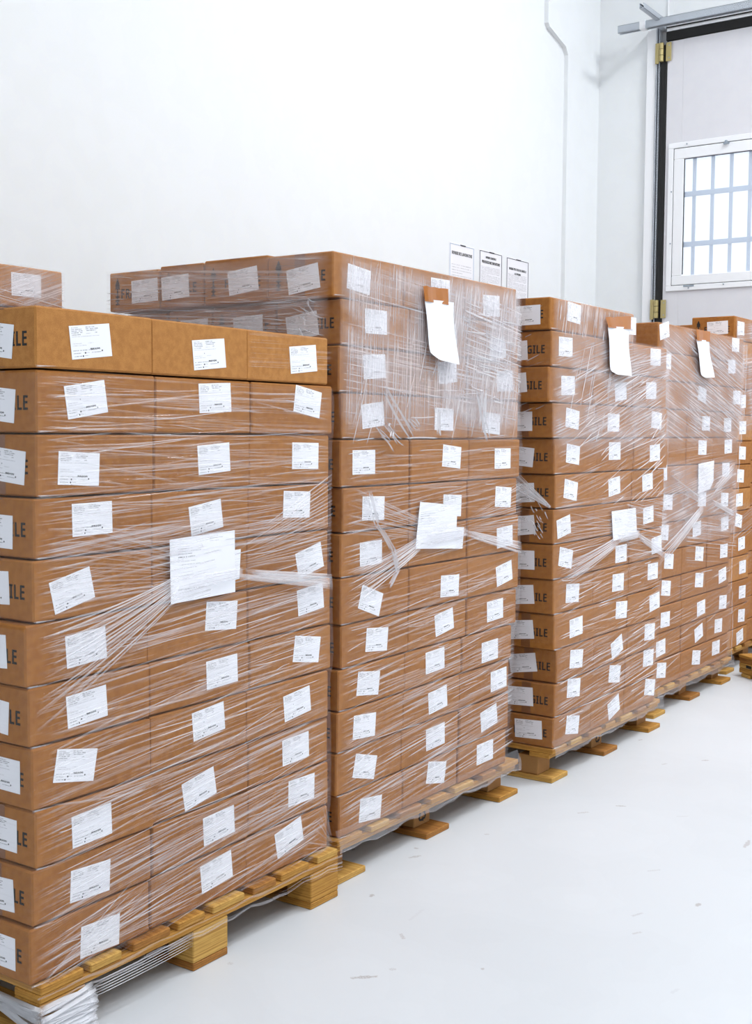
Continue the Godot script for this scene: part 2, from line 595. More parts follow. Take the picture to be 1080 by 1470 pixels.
# the tight clear sheet round the front, its left corner and its right corner
func skin(parent: Node3D, rows: Array, z0: float, z1: float, y0: float, y1: float, back: float) -> void:
	var st := st_new()
	var ny := 40
	var nx := 16
	var line := []
	var bump := FastNoiseLite.new()
	bump.seed = rng.randi() % 1000
	bump.frequency = 4.0
	for j in ny + 1:
		var y := lerpf(y0, y1, j / float(ny))
		var xl := 0.0
		var xr := 0.0
		for k in [-0.03, 0.0, 0.03]:
			xl += edge_x(rows, y + k, false) / 3
			xr += edge_x(rows, y + k, true) / 3
		xl -= 0.006
		xr += 0.006
		var row := [Vector3(xl - 0.001, y, z0 - back), Vector3(xl - 0.001, y, z0 - 0.02), Vector3(xl, y, z0 + 0.006)]
		for i in range(1, nx):
			var f := i / float(nx)
			row.append(Vector3(lerpf(xl, xr, f), y, lerpf(z0, z1, f) + 0.011 + 0.002 * bump.get_noise_2d(f * 6.0, y * 6.0)))
		row.append_array([Vector3(xr, y, z1 + 0.006), Vector3(xr + 0.001, y, z1 - 0.02), Vector3(xr + 0.001, y, z1 - back)])
		line.append(row)
	for j in ny:
		for i in line[0].size() - 1:
			var q := [line[j][i], line[j + 1][i], line[j][i + 1], line[j + 1][i + 1]]
			var n: Vector3 = (q[2] - q[0]).cross(q[1] - q[0]).normalized()
			for e in [0, 1, 2, 2, 1, 3]:
				st.set_normal(n if i < 2 or i > nx else Vector3(0, 0, 1))
				st.set_uv(Vector2((q[e].x + q[e].z) * 0.7 + q[e].y * 0.05, q[e].y * 1.4 - q[e].x * 0.06))
				st.add_vertex(q[e])
	st.generate_tangents()
	put("clear_film", st.commit(), M.clear_film, parent)

# a slim pale ridge from a to b, for gathered folds and for painted glints
func fold(st: SurfaceTool, a: Vector3, b: Vector3, w0: float, w1: float, al0: float, al1: float, sag := 0.0, lift := 0.002) -> void:
	var n := 7
	var d := b - a
	var across := Vector3(-d.y, d.x, 0).normalized()
	if across.length() < 0.1:
		across = Vector3(0, 1, 0)
	var prev := []
	for i in n + 1:
		var f := i / float(n)
		var p := a.lerp(b, f) + Vector3(0, -sag * 4 * f * (1 - f), 0)
		var w := lerpf(w0, w1, f) * 0.5
		var c := Color(1, 1, 1, lerpf(al0, al1, f) * (1.0 if i > 0 and i < n else 0.2))
		var cur := [p - across * w, p + Vector3(0, 0, lift), p + across * w, c]
		if i:
			for k in 2:
				var q := [prev[k], cur[k], prev[k + 1], cur[k + 1]]
				var nn := Vector3(0, 0, 1) + across * (-0.7 if k == 0 else 0.7)
				for e in [0, 2, 1, 1, 2, 3]:
					st.set_normal(nn.normalized())
					st.set_color(prev[3] if e % 2 == 0 else c)
					st.add_vertex(q[e])
		prev = cur

# folds spread between two spans, near parallel, as a fan
func fan(st: SurfaceTool, a0: Vector3, a1: Vector3, b0: Vector3, b1: Vector3, n: int, w0: float, w1: float, alpha: float, sag := 0.0) -> void:
	for i in n:
		var f := (i + rng.randf_range(-0.3, 0.3)) / maxf(1.0, n - 1)
		var al := alpha * rng.randf_range(0.45, 1.0)
		var cut := rng.randf_range(0.0, 0.25)
		var a := a0.lerp(a1, f)
		var b := b0.lerp(b1, f)
		fold(st, a.lerp(b, cut), b, w0 * rng.randf_range(0.5, 1.4), w1 * rng.randf_range(0.5, 1.4), al * 0.6, al, sag * rng.randf_range(0.4, 1.2))

# short pale ribbons over an area: creases, and film reflections painted white
func strays(st: SurfaceTool, x0: float, x1: float, y0: float, y1: float, z0: float, z1: float, angle: float, n: int, l0: float, l1: float, w: float, alpha: float) -> void:
	for i in n:
		var f := rng.randf()
		var x := lerpf(x0, x1, f)
		var y := rng.randf_range(y0, y1)
		var a := deg_to_rad(angle + rng.randfn(0, 3.0))
		var l := rng.randf_range(l0, l1) * 0.5
		var v := Vector3(cos(a), sin(a), 0) * l
		var z := lerpf(z0, z1, f)
		var lo := Vector3(minf(x0, x1), y0, z)
		var hi := Vector3(maxf(x0, x1), y1, z)
		var pa := (Vector3(x, y, z) - v).clamp(lo, hi)
		var pb := (Vector3(x, y, z) + v).clamp(lo, hi)
		if pa.distance_to(pb) < 0.012:
			continue
		fold(st, pa, pb, w * rng.randf_range(0.4, 1.2), w * rng.randf_range(0.4, 1.2), alpha * rng.randf_range(0.3, 1), alpha * rng.randf_range(0.3, 1), rng.randf_range(-0.004, 0.004))

func folds(parent: Node3D, st: SurfaceTool) -> void:
	var o := put("film_fold_and_glint", st.commit(), M.fold, parent)
	o.set_meta("kind", "stuff")

# the film pulled down over the front edge of the pallet's deck
func skirt(parent: Node3D, x0: float, x1: float, y0: float, y1: float, z0: float, flare: float, kind: int, strength: float) -> void:
	var st := st_new()
	var nx := 30
	var ny := 6
	var g := []
	for j in ny + 1:
		for i in nx + 1:
			var fx := i / float(nx)
			var fy := j / float(ny)
			var x := lerpf(x0, x1, fx)
			var sc := 0.006 * sin(fx * 23.0) * fy + 0.004 * sin(fx * 61.0 + 1.0) * fy
			g.append([Vector3(x, lerpf(y1, y0 + sc, fy), z0 + flare * smoothstep(0.0, 0.6, fy) + 0.003 * sin(fx * 37.0)), Vector2(x * 0.9 + fy * 0.05, fy * 0.25 + 0.3), Color(1, 1, 1, strength * (0.35 + 0.65 * fy))])
	for j in ny:
		for i in nx:
			var k := j * (nx + 1) + i
			for e in [k, k + 1, k + nx + 1, k + nx + 1, k + 1, k + nx + 2]:
				st.set_normal(Vector3(0, 0.2, 1).normalized())
				st.set_uv(g[e][1])
				st.set_color(g[e][2])
				st.add_vertex(g[e][0])
	st.generate_tangents()
	put("film_skirt", st.commit(), M.film[kind], parent)

# ---------------------------------------------------------------- papers
func poly_sheet(called: String, label: String, category: String, pts: Array, z: float, m: Material, t := 0.0005, group := "") -> MeshInstance3D:
	var lo := Vector2(1e9, 1e9)
	var hi := -lo
	for p in pts:
		lo = lo.min(p)
		hi = hi.max(p)
	var c := (lo + hi) * 0.5
	var local := PackedVector2Array()
	for p in pts:
		local.append(p - c)
	var o := put(called, plate(local, t, Rect2(lo - c, hi - lo)), m, null, Vector3(c.x, c.y, z))
	tag(o, label, category, group)
	return o

# a sheet that hangs by tape from its top edge, its foot curling away from the stack
func hanging_sheet(label: String, tl: Vector2, tr: Vector2, bl: Vector2, br: Vector2, z: float, tape: Array, curl: float) -> void:
	var t := thing("hanging_sheet", label, "paper sheet", Vector3((tl.x + tr.x) / 2, tl.y, z), 0.0, "sheets taped to the stacks")
	var st := st_new()
	var n := 12
	var g := []
	for j in n + 1:
		for i in n + 1:
			var f := i / float(n)
			var h := j / float(n)
			var p := tl.lerp(tr, f).lerp(bl.lerp(br, f), h)
			var zz := 0.004 + curl * h * h * (1.0 - 0.3 * f) + 0.004 * sin(h * 5.0 + f * 3.0)
			if h > 0.9 and f < 0.3:
				p += Vector2(0.012, 0.012) * (h - 0.9) * 10.0 * (0.3 - f) * 3.3
			g.append(Vector3(p.x - t.position.x, p.y - t.position.y, zz))
	for s in [0.0003, -0.0003]:
		for j in n:
			for i in n:
				var k := j * (n + 1) + i
				var a: Vector3 = g[k] + Vector3(0, 0, s)
				var b: Vector3 = g[k + 1] + Vector3(0, 0, s)
				var c: Vector3 = g[k + n + 2] + Vector3(0, 0, s)
				var d: Vector3 = g[k + n + 1] + Vector3(0, 0, s)
				quad(st, a, b, c, d, Vector3(0, 0, signf(s)))
	put("paper", st.commit(), M.paper, t)
	# crumpled strip of tape
	st = st_new()
	var q := []
	for p in tape:
		q.append(Vector2(p[0], p[1]) - Vector2(t.position.x, t.position.y))
	var m := 8
	for s in [0.0, -0.0004]:
		for i in m:
			var w := []
			for f in [i / float(m), (i + 1) / float(m)]:
				var zz: float = 0.006 + 0.004 * sin(f * 9.0) * (1.0 - f)
				var top: Vector2 = q[0].lerp(q[1], f) + Vector2(0, 0.003 * sin(f * 17.0) * (1 - f))
				var bot: Vector2 = q[3].lerp(q[2], f)
				w.append(Vector3(top.x, top.y, zz + s))
				w.append(Vector3(bot.x, bot.y - 0.004, zz + s + 0.002))
			quad(st, w[0], w[2], w[3], w[1], Vector3(0, 0, 1 if s == 0.0 else -1))
	var tp := put("tape", st.commit(), M.orange_tape, t)
	tp.set_meta("label", "orange packing tape")

# ---------------------------------------------------------------- the scene
func _ready() -> void:
	rng.seed = 20240
	# camera
	var cam := Camera3D.new()
	cam.name = "camera"
	cam.fov = 2.0 * rad_to_deg(atan(735.0 / 1742.4722))
	cam.near = 0.05
	cam.far = 100.0
	var yaw := deg_to_rad(55.4321)
	var pitch := deg_to_rad(3.7912)
	var roll := deg_to_rad(0.3526)
	var fw := Vector3(sin(yaw) * cos(pitch), -sin(pitch), -cos(yaw) * cos(pitch))
	var ri := fw.cross(Vector3.UP).normalized()
	var up := ri.cross(fw)
	cam.basis = Basis(cos(roll) * ri + sin(roll) * up, -sin(roll) * ri + cos(roll) * up, -fw)
	cam.position = Vector3(0, 1.5423, 2.3527)
	add_child(cam)
	cam.current = true
	# sky, seen through the window only: a bright overcast day
	var env := Environment.new()
	env.background_mode = Environment.BG_SKY
	var sky := Sky.new()
	var psm := ProceduralSkyMaterial.new()
	psm.sky_top_color = Color(0.80, 0.86, 0.95)
	psm.sky_horizon_color = Color(0.95, 0.97, 1.0)
	psm.ground_bottom_color = Color(0.55, 0.56, 0.57)
	psm.ground_horizon_color = Color(0.85, 0.86, 0.88)
	psm.energy_multiplier = 1.6
	sky.sky_material = psm
	env.sky = sky
	env.tonemap_mode = Environment.TONE_MAPPER_LINEAR
	env.tonemap_exposure = 1.07
	env.sdfgi_enabled = true
	env.ssao_enabled = true
	env.ssil_enabled = true
	var we := WorldEnvironment.new()
	we.name = "world_environment"
	we.environment = env
	add_child(we)
	make_materials()
	# ceiling lamps, out of view: white light panels above the aisle, some added to lighten surfaces
	var lamp_energy := 9.0
	ceiling_lamp(Vector3(-3.0, 6.0, 3.2), lamp_energy * 1.15, "long white light panel near the hall's near end wall")  # unseen, added to lighten the left faces
	ceiling_lamp(Vector3(5.4, 6.0, 1.6), lamp_energy * 0.65, "long white light panel over the third stack")
	ceiling_lamp(Vector3(7.5, 7.1, 1.9), lamp_energy * 2.1, "long white light panel beside the door")  # unseen, set high and strong to lighten the end wall
	ceiling_lamp(Vector3(5.6, 6.0, 4.0), lamp_energy * 0.8, "long white light panel over the aisle, away from the door")
	ceiling_lamp(Vector3(8.4, 6.0, 4.4), lamp_energy * 0.6, "long white light panel over the aisle, nearer the door")
	ceiling_lamp(Vector3(2.3, 6.0, 2.5), lamp_energy * 0.95, "long white light panel over the aisle before the nearest stack")  # unseen, added to lighten the nearest stack and the floor there

	# ---- room
	var zb := -2.13
	var xd := 9.77
	var st := st_new()
	var fl := st_new()
	for q in [Vector3(-5, 0, -2.13), Vector3(9.77, 0, -2.13), Vector3(-5, 0, 8.5), Vector3(-5, 0, 8.5), Vector3(9.77, 0, -2.13), Vector3(9.77, 0, 8.5)]:
		fl.set_normal(Vector3.UP)
		fl.set_uv(Vector2(q.x, q.z) / 7.0)
		fl.add_vertex(q)
	for q in [Vector3(-5, -0.2, -2.13), Vector3(-5, -0.2, 8.5), Vector3(9.77, -0.2, -2.13), Vector3(9.77, -0.2, -2.13), Vector3(-5, -0.2, 8.5), Vector3(9.77, -0.2, 8.5)]:
		fl.set_normal(Vector3.DOWN)
		fl.set_uv(Vector2(q.x, q.z) / 7.0)
		fl.add_vertex(q)
	struct("floor", fl.commit(), M.floor, Vector3.ZERO, "white painted concrete floor with faint scuff marks", "floor")
	struct("wall_back", box(Vector3(15.2, 7.9, 0.2), 0.002), M.wall, Vector3(2.4, 3.75, zb - 0.1), "plain white wall behind the pallet row", "wall")
	struct("wall_left", box(Vector3(0.2, 7.9, 11), 0.002), M.wall, Vector3(-5.1, 3.75, 3.2), "white wall at the near end of the hall", "wall")
	struct("wall_front", box(Vector3(15.2, 7.9, 0.2), 0.002), M.wall, Vector3(2.4, 3.75, 8.6), "white wall across the hall from the pallets", "wall")
	struct("ceiling", box(Vector3(15.2, 0.2, 11.2), 0.002), M.wall, Vector3(2.4, 7.6, 3.2), "white ceiling of the hall", "ceiling")
	# the wall with the folding door, left open where the door's window is
	var oz := [-1.44, 1.62]
	add_box(st, Vector3(xd + 0.1, 3.75, (oz[0] - 2.3) / 2), Vector3(0.2, 7.9, oz[0] + 2.3), 0.001)
	add_box(st, Vector3(xd + 0.1, 3.75, (oz[1] + 8.7) / 2), Vector3(0.2, 7.9, 8.7 - oz[1]), 0.001)
	add_box(st, Vector3(xd + 0.1, 6.2, (oz[0] + oz[1]) / 2), Vector3(0.2, 3.0, oz[1] - oz[0]), 0.001)
	add_box(st, Vector3(xd + 0.1, -0.1, (oz[0] + oz[1]) / 2), Vector3(0.2, 0.2, oz[1] - oz[0]), 0.001)
	struct("wall_right", st.commit(), M.wall, Vector3.ZERO, "white end wall that holds the industrial door", "wall")
	# pilaster in the corner with a corbel at its head
	st = st_new()
	var prof := PackedVector2Array([Vector2(9.165, 0.0), Vector2(9.77, 0.0), Vector2(9.77, 7.49), Vector2(8.80, 7.49), Vector2(8.80, 4.76), Vector2(8.83, 4.735), Vector2(9.12, 4.655), Vector2(9.165, 4.60)])
	add_plate(st, prof, 0.035)
	struct("trim_1", st.commit(), M.wall, Vector3(0, 0, zb), "white pilaster with sloped corbel in the wall corner", "pilaster")
	build_door(xd)

	# ---- meshes that the cartons share
	M.label_mesh = sheet(0.135, 0.0835)
	M.made_mesh = lettering("Made in Italy", 0.0052, 0.0003)
	M.fragile_mesh = lettering("FRAGILE", 0.050, 0.0004, true, 0.84)
	st = st_new()
	add_plate(st, PackedVector2Array([Vector2(-0.004, -0.05), Vector2(0.004, -0.05), Vector2(0.004, 0.012), Vector2(0.014, 0.006), Vector2(0.009, 0.022), Vector2(0.014, 0.020), Vector2(0.0, 0.052), Vector2(-0.014, 0.020), Vector2(-0.009, 0.022), Vector2(-0.014, 0.006), Vector2(-0.004, 0.012)]), 0.0004)
	for k in 3:
		add_plate(st, PackedVector2Array([Vector2(-0.010, -0.05 + k * 0.014), Vector2(0.010, -0.05 + k * 0.014), Vector2(0.010, -0.044 + k * 0.014), Vector2(-0.010, -0.044 + k * 0.014)]), 0.00045)
	M.arrow_mesh = st.commit()

	# ---- the stacks: left end, right end, base, top of each row, then x, y and tilt of its three labels
	var s1 := [
	[1.961,3.162,1.691,1.845,2.138,1.766,7,2.59,1.759,6,3.029,1.768,6],
	[1.965,3.184,1.533,1.691,2.125,1.619,9,2.617,1.636,3,3.051,1.635,-9],
	[1.963,3.174,1.376,1.533,2.099,1.444,-3,2.609,1.462,4,3.046,1.464,-1],
	[1.954,3.171,1.224,1.376,2.143,1.315,1,2.575,1.295,8,2.999,1.312,-3],
	[1.947,3.168,1.068,1.224,2.072,1.138,13,0,0,0,3.066,1.13,13],
	[1.922,3.18,0.911,1.068,2.118,0.986,4,2.639,1.004,-5,3.07,1.004,6],
	[1.93,3.185,0.761,0.911,2.119,0.832,4,2.642,0.838,2,3.053,0.844,-9],
	[1.934,3.169,0.602,0.761,2.074,0.689,-11,2.584,0.702,5,3.001,0.677,6],
	[1.942,3.175,0.454,0.602,2.127,0.519,2,2.545,0.512,10,3,0.531,2],
	[1.933,3.176,0.309,0.454,2.123,0.372,-3,2.627,0.383,3,3.027,0.391,-1],
	[1.923,3.167,0.163,0.309,2.155,0.215,-3,2.615,0.247,6,2.961,0.254,11],
	]
	var s2 := [
	[3.238,4.519,1.986,2.138,3.387,2.056,-5,3.915,2.072,1,4.304,2.048,3],
	[3.282,4.539,1.831,1.986,3.485,1.921,1,3.966,1.91,7,4.361,1.882,7],
	[3.269,4.542,1.673,1.831,3.478,1.767,4,3.969,1.769,6,4.419,1.752,3],
	[3.286,4.55,1.517,1.673,3.469,1.599,6,3.944,1.59,-1,4.322,1.578,-4],
	[3.281,4.565,1.354,1.517,3.418,1.437,0,4.002,1.448,-5,4.41,1.435,0],
	[3.294,4.543,1.199,1.354,3.477,1.275,-2,4.011,1.26,-3,4.42,1.276,-4],
	[3.284,4.557,1.047,1.199,3.465,1.119,1,0,0,0,4.435,1.111,3],
	[3.283,4.563,0.886,1.047,3.461,0.952,-19,3.999,0.95,-3,4.435,0.958,9],
	[3.29,4.556,0.735,0.886,3.505,0.809,-6,3.966,0.813,8,4.368,0.812,2],
	[3.273,4.514,0.591,0.735,3.45,0.662,-8,3.901,0.673,2,4.324,0.649,1],
	[3.266,4.498,0.449,0.591,3.427,0.515,-5,3.919,0.519,5,4.406,0.517,2],
	[3.263,4.491,0.299,0.449,3.436,0.368,-15,3.906,0.378,2,4.32,0.372,8],
	[3.282,4.471,0.151,0.299,3.47,0.209,-7,3.916,0.236,-12,4.29,0.235,0],
	]
	var s3 := [
	[4.692,6.038,1.98,2.121,4.931,2.068,-3,5.556,2.059,2,0,0,0],
	[4.707,6.043,1.826,1.98,4.845,1.915,1,0,0,0,5.887,1.926,1],
	[4.689,6.047,1.672,1.826,4.88,1.749,2,5.451,1.739,6,5.839,1.756,1],
	[4.728,6.061,1.519,1.672,4.92,1.604,-6,5.369,1.591,-1,5.917,1.608,-4],
	[4.747,6.066,1.362,1.519,4.933,1.447,-6,5.398,1.457,0,5.892,1.443,3],
	[4.759,6.041,1.212,1.362,4.915,1.289,-9,5.402,1.289,6,5.814,1.296,5],
	[4.751,6.026,1.058,1.212,4.854,1.13,9,0,0,0,5.83,1.13,4],
	[4.749,6.011,0.903,1.058,4.875,0.99,-11,5.496,0.96,0,5.942,0.971,5],
	[4.762,6.005,0.748,0.903,4.955,0.825,-4,5.463,0.823,-2,5.901,0.837,-1],
	[4.771,5.99,0.59,0.748,4.996,0.667,2,5.515,0.683,-4,5.932,0.676,5],
	[4.804,5.985,0.438,0.59,5.005,0.52,-6,5.463,0.509,15,5.883,0.526,-4],
	[4.785,5.97,0.29,0.438,4.981,0.391,-6,5.449,0.378,-9,5.87,0.393,-4],
	[4.78,5.964,0.151,0.29,4.977,0.222,-10,5.444,0.217,14,5.902,0.235,-11],
	]
	var s4 := [
	[6.2,7.602,1.98,2.135,6.271,2.091,12,0,0,0,7.449,2.088,1],
	[6.2,7.594,1.828,1.98,6.3,1.931,-1,0,0,0,7.38,1.952,2],
	[6.2,7.579,1.674,1.828,0,0,0,6.88,1.767,-8,7.495,1.767,1],
	[6.2,7.537,1.52,1.674,0,0,0,6.944,1.602,0,7.339,1.596,2],
	[6.2,7.509,1.365,1.52,0,0,0,6.9,1.461,-1,7.349,1.465,2],
	[6.2,7.501,1.21,1.365,6.279,1.326,3,0,0,0,7.323,1.322,-1],
	[6.2,7.466,1.055,1.21,6.374,1.166,-3,6.913,1.16,-2,7.31,1.14,-3],
	[6.2,7.438,0.9,1.055,6.329,1.003,-6,6.842,0.989,4,7.322,0.993,3],
	[6.2,7.417,0.748,0.9,6.402,0.839,-6,6.888,0.842,-7,7.311,0.826,-1],
	[6.2,7.416,0.6,0.748,6.375,0.692,-7,6.893,0.686,-6,7.301,0.677,6],
	[6.2,7.441,0.452,0.6,6.363,0.52,-2,6.932,0.518,3,7.328,0.508,-4],
	[6.2,7.46,0.302,0.452,6.319,0.368,3,6.909,0.373,11,7.253,0.371,-3],
	[6.2,7.452,0.152,0.302,6.32,0.244,-8,6.867,0.233,-8,7.223,0.239,-1],
	]
	for i in s4.size():
		s4[i][0] = 6.20 if i > 1 else 6.185
	var dp := 0.28
	var p1 := pallet(Vector3(2.558, 0, 0.018), 0.0, 1.245, 1.14, 0.1625, "nearest wooden pallet, film bunched around its front left block", 0.0, 0.148, 0.148, 8)
	var p2 := pallet(Vector3(3.905, 0, -0.038), 0.0, 1.30, 1.12, 0.1505, "second wooden pallet with black recycling mark on its middle block", 0.075, 0.165, 0.115, 7, true)
	var p3 := pallet(Vector3(5.405, 0, 0.016), 0.0, 1.27, 1.12, 0.1505, "third wooden pallet, its corner block and feet showing clear of its neighbours", 0.075, 0.16, 0.115, 7, true)
	var p4 := pallet(Vector3(6.82, 0, -0.078), 0.0, 1.27, 1.12, 0.1505, "fourth wooden pallet, film hanging loose under its deck boards", 0.075, 0.17, 0.115, 7, true)
	var p5 := pallet(Vector3(8.24, 0, -0.16), 0.0, 1.25, 1.12, 0.1505, "last wooden pallet of the row, behind the low wooden crate", 0.075, 0.16, 0.115, 7, true)
	recycle_mark(Vector3(0.0, 0.062, -0.074), p2)
	recycle_mark(Vector3(0.01, 0.062, -0.074), p3)
	stack(s1, 0.0, -0.02, dp, "nearest", [-0.083, -0.08, -0.042, -0.08, -0.09, -0.07, -0.075, -0.045, -0.07, -0.07, -0.055])
	stack(s2, -0.054, -0.054, dp, "second", [-0.057, -0.099, -0.09, -0.08, -0.09, -0.09, -0.09, -0.09, -0.09, -0.09, -0.09, -0.09, -0.09])
	stack(s3, 0.012, 0.012, dp, "third", [-0.045, -0.115, -0.105, -0.1, -0.1, -0.1, -0.09, -0.09, -0.095, -0.1, -0.1, -0.105, -0.055])
	stack(s4, -0.095, -0.095, dp, "fourth", [])
	# the last stack: only its left column is in the picture
	var tops := [2.288, 2.137, 1.98, 1.83, 1.664, 1.497, 1.345, 1.19, 1.045, 0.903, 0.748, 0.588, 0.426, 0.275, 0.152]
	var lab5 := [[7.69, 2.214, 0], [0, 0, 0], [0, 0, 0], [7.82, 1.75, 3], [7.838, 1.582, 1], [7.844, 1.418, -2], [7.819, 1.27, -3], [7.808, 1.115, 1], [7.804, 0.98, -10], [7.876, 0.827, 3], [7.909, 0.669, 0], [7.916, 0.503, -2], [7.911, 0.347, -4], [7.889, 0.21, 8]]
	for i in 14:
		var e: Array = lab5[i]
		var look := "brown carton with %s white label" % tilt_words(e[2]) if e[0] else "brown carton behind the film"
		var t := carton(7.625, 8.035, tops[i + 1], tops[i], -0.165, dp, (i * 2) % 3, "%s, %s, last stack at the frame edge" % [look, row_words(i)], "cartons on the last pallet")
		if e[0]:
			shipping_label(t, "label", e[0] + (0.06 if i == 0 else 0.0) - t.position.x, e[1] - t.position.y, dp / 2 - 0.0008, e[2])
		if i == 0:
			printed_side(t, 0.4068, tops[0] - tops[1] - 0.0032, dp, 0.03, 2.0, true)
	# cartons deeper in the second stack, whose printed sides show above the nearest stack
	var deep := [[[-0.338, -0.632, 2.146, -0.449, 6.0], [-0.636, -0.850, 2.142, -0.772, 3.0], [-0.854, -1.115, 2.135, -0.927, 2.0]], [[-0.338, -0.632, 1.985, -0.464, 2.0], [-0.636, -0.850, 1.983, -0.72, 1.0], [-0.854, -1.115, 1.98, -0.96, -2.0]]]
	for i in 2:
		for k in 3:
			var e: Array = deep[i][k]
			var y0: float = s2[i][2]
			var d: float = e[0] - e[1]
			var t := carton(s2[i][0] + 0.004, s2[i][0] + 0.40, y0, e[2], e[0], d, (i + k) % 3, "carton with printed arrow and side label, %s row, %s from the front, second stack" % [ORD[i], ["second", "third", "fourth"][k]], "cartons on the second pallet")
			printed_side(t, 0.3928, e[2] - y0 - 0.0032, d, e[3] - t.position.z, e[4], true, -0.004)
	for t in get_children():
		if t.has_meta("label") and String(t.get_meta("label")).contains("left column, top row, second"):
			var a := put("arrow_print", M.arrow_mesh, M.ink, t)
			a.rotation.y = -PI / 2
			a.position = Vector3(-(s2[0][1] - s2[0][0]) / 6 - 0.0003, 0.08, -dp / 2 + 0.05)
	# the rest of each load, packed behind what shows
	core("brown cartons packed behind the front row of the nearest stack", 1.96, 3.14, 0.165, 1.83, -0.31, -1.10, 0.152)
	core("brown cartons packed deeper inside the second stack", 3.292, 4.47, 0.152, 1.828, -0.345, -1.11, 0.152)
	core("brown cartons packed under the top of the second stack", 3.69, 4.50, 1.835, 2.13, -0.345, -1.11, 0.15)
	core("brown cartons packed behind the front row of the third stack", 4.81, 5.94, 0.152, 1.98, -0.275, -1.07, 0.152)
	core("brown cartons packed behind the front row of the fourth stack", 6.21, 7.39, 0.152, 2.13, -0.385, -1.15, 0.152)
	core("brown cartons packed deeper inside the last stack", 8.04, 8.84, 0.152, 2.28, -0.17, -1.2, 0.152)
	core("brown cartons packed under the top carton of the last stack", 7.63, 8.03, 0.152, 2.13, -0.455, -1.2, 0.152)
	# a taller load behind the nearest stack, against the wall: one carton of it shows
	pallet(Vector3(2.55, 0, -1.24), 0.0, 1.2, 0.82, 0.15, "wooden pallet by the wall behind the nearest stack", 0.05, 0.15, 0.12)
	core("brown cartons of the load by the wall behind the nearest stack", 1.95, 3.13, 0.152, 1.982, -1.25, -2.05, 0.152)
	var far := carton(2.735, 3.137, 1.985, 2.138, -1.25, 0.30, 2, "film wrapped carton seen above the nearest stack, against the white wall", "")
	shipping_label(far, "label", 2.965 - far.position.x, 0.082, 0.15 - 0.0008, 1.0)

	film_all(s1, s2, s3, s4)

	# ---- papers
	poly_sheet("delivery_note", "large white delivery note pinned by film on the nearest stack", "paper sheet", [Vector2(2.414, 1.064), Vector2(2.682, 1.070), Vector2(2.680, 1.252), Vector2(2.411, 1.243)], 0.004, M.note)
	poly_sheet("spare_sheet", "white sheet sticking out from behind the nearest stack's delivery note", "paper sheet", [Vector2(2.572, 1.093), Vector2(2.703, 1.107), Vector2(2.709, 1.194), Vector2(2.572, 1.192)], 0.002, M.paper)
	poly_sheet("delivery_note", "large white delivery note pinned by film on the second stack", "paper sheet", [Vector2(3.735, 1.114), Vector2(4.025, 1.093), Vector2(4.033, 1.260), Vector2(3.766, 1.285)], -0.045, M.note)
	poly_sheet("spare_sheet", "white sheet sticking out from behind the second stack's delivery note", "paper sheet", [Vector2(3.93, 1.10), Vector2(4.08, 1.088), Vector2(4.092, 1.172), Vector2(3.93, 1.181)], -0.048, M.paper)
	poly_sheet("delivery_note", "large white delivery note under gathered film on the third stack", "paper sheet", [Vector2(5.377, 1.029), Vector2(5.666, 1.044), Vector2(5.644, 1.176), Vector2(5.353, 1.172)], 0.019, M.note)
	poly_sheet("delivery_note", "white delivery note with cut corner on the fourth stack", "paper sheet", [Vector2(6.821, 1.195), Vector2(7.02, 1.215), Vector2(7.075, 1.26), Vector2(7.079, 1.383), Vector2(6.813, 1.368)], -0.088, M.note)
	hanging_sheet("blank white sheet hanging by orange tape near the top of the second stack", Vector2(3.762, 2.024), Vector2(3.968, 2.030), Vector2(3.786, 1.812), Vector2(3.985, 1.797), -0.035, [[3.749, 2.069], [3.924, 2.076], [3.924, 2.020], [3.760, 2.020]], 0.02)
	hanging_sheet("blank white sheet hanging by crumpled orange tape on the third stack", Vector2(5.235, 2.032), Vector2(5.485, 2.045), Vector2(5.262, 1.815), Vector2(5.497, 1.815), 0.03, [[5.206, 2.070], [5.500, 2.100], [5.494, 2.040], [5.235, 2.030]], 0.012)
	hanging_sheet("narrow blank white sheet hanging by orange tape on the fourth stack", Vector2(6.685, 2.071), Vector2(6.895, 2.077), Vector2(6.770, 1.858), Vector2(6.975, 1.870), -0.075, [[6.674, 2.126], [6.906, 2.130], [6.902, 2.075], [6.690, 2.068]], 0.010)
	# notices on the wall
	notice("DOVERI DEI LAVORATORI", "", "white wall notice with one bold heading, above the second stack's corner", 7.39, 7.741, 2.878, M.notice, 0.0225, zb)
	notice("PREVENZIONE INFORTUNI", "NORME GENERALI", "white wall notice in the middle, small line above its bold heading", 7.813, 8.161, 2.880, M.dense_notice, 0.0205, zb)
	notice("NORME PER L'USO DI CARRELLI", "ALL'INTERNO", "white wall notice nearest the door, two short bold lines heading dense text", 8.227, 8.591, 2.876, M.dense_notice, 0.0178, zb)
	low_crate()

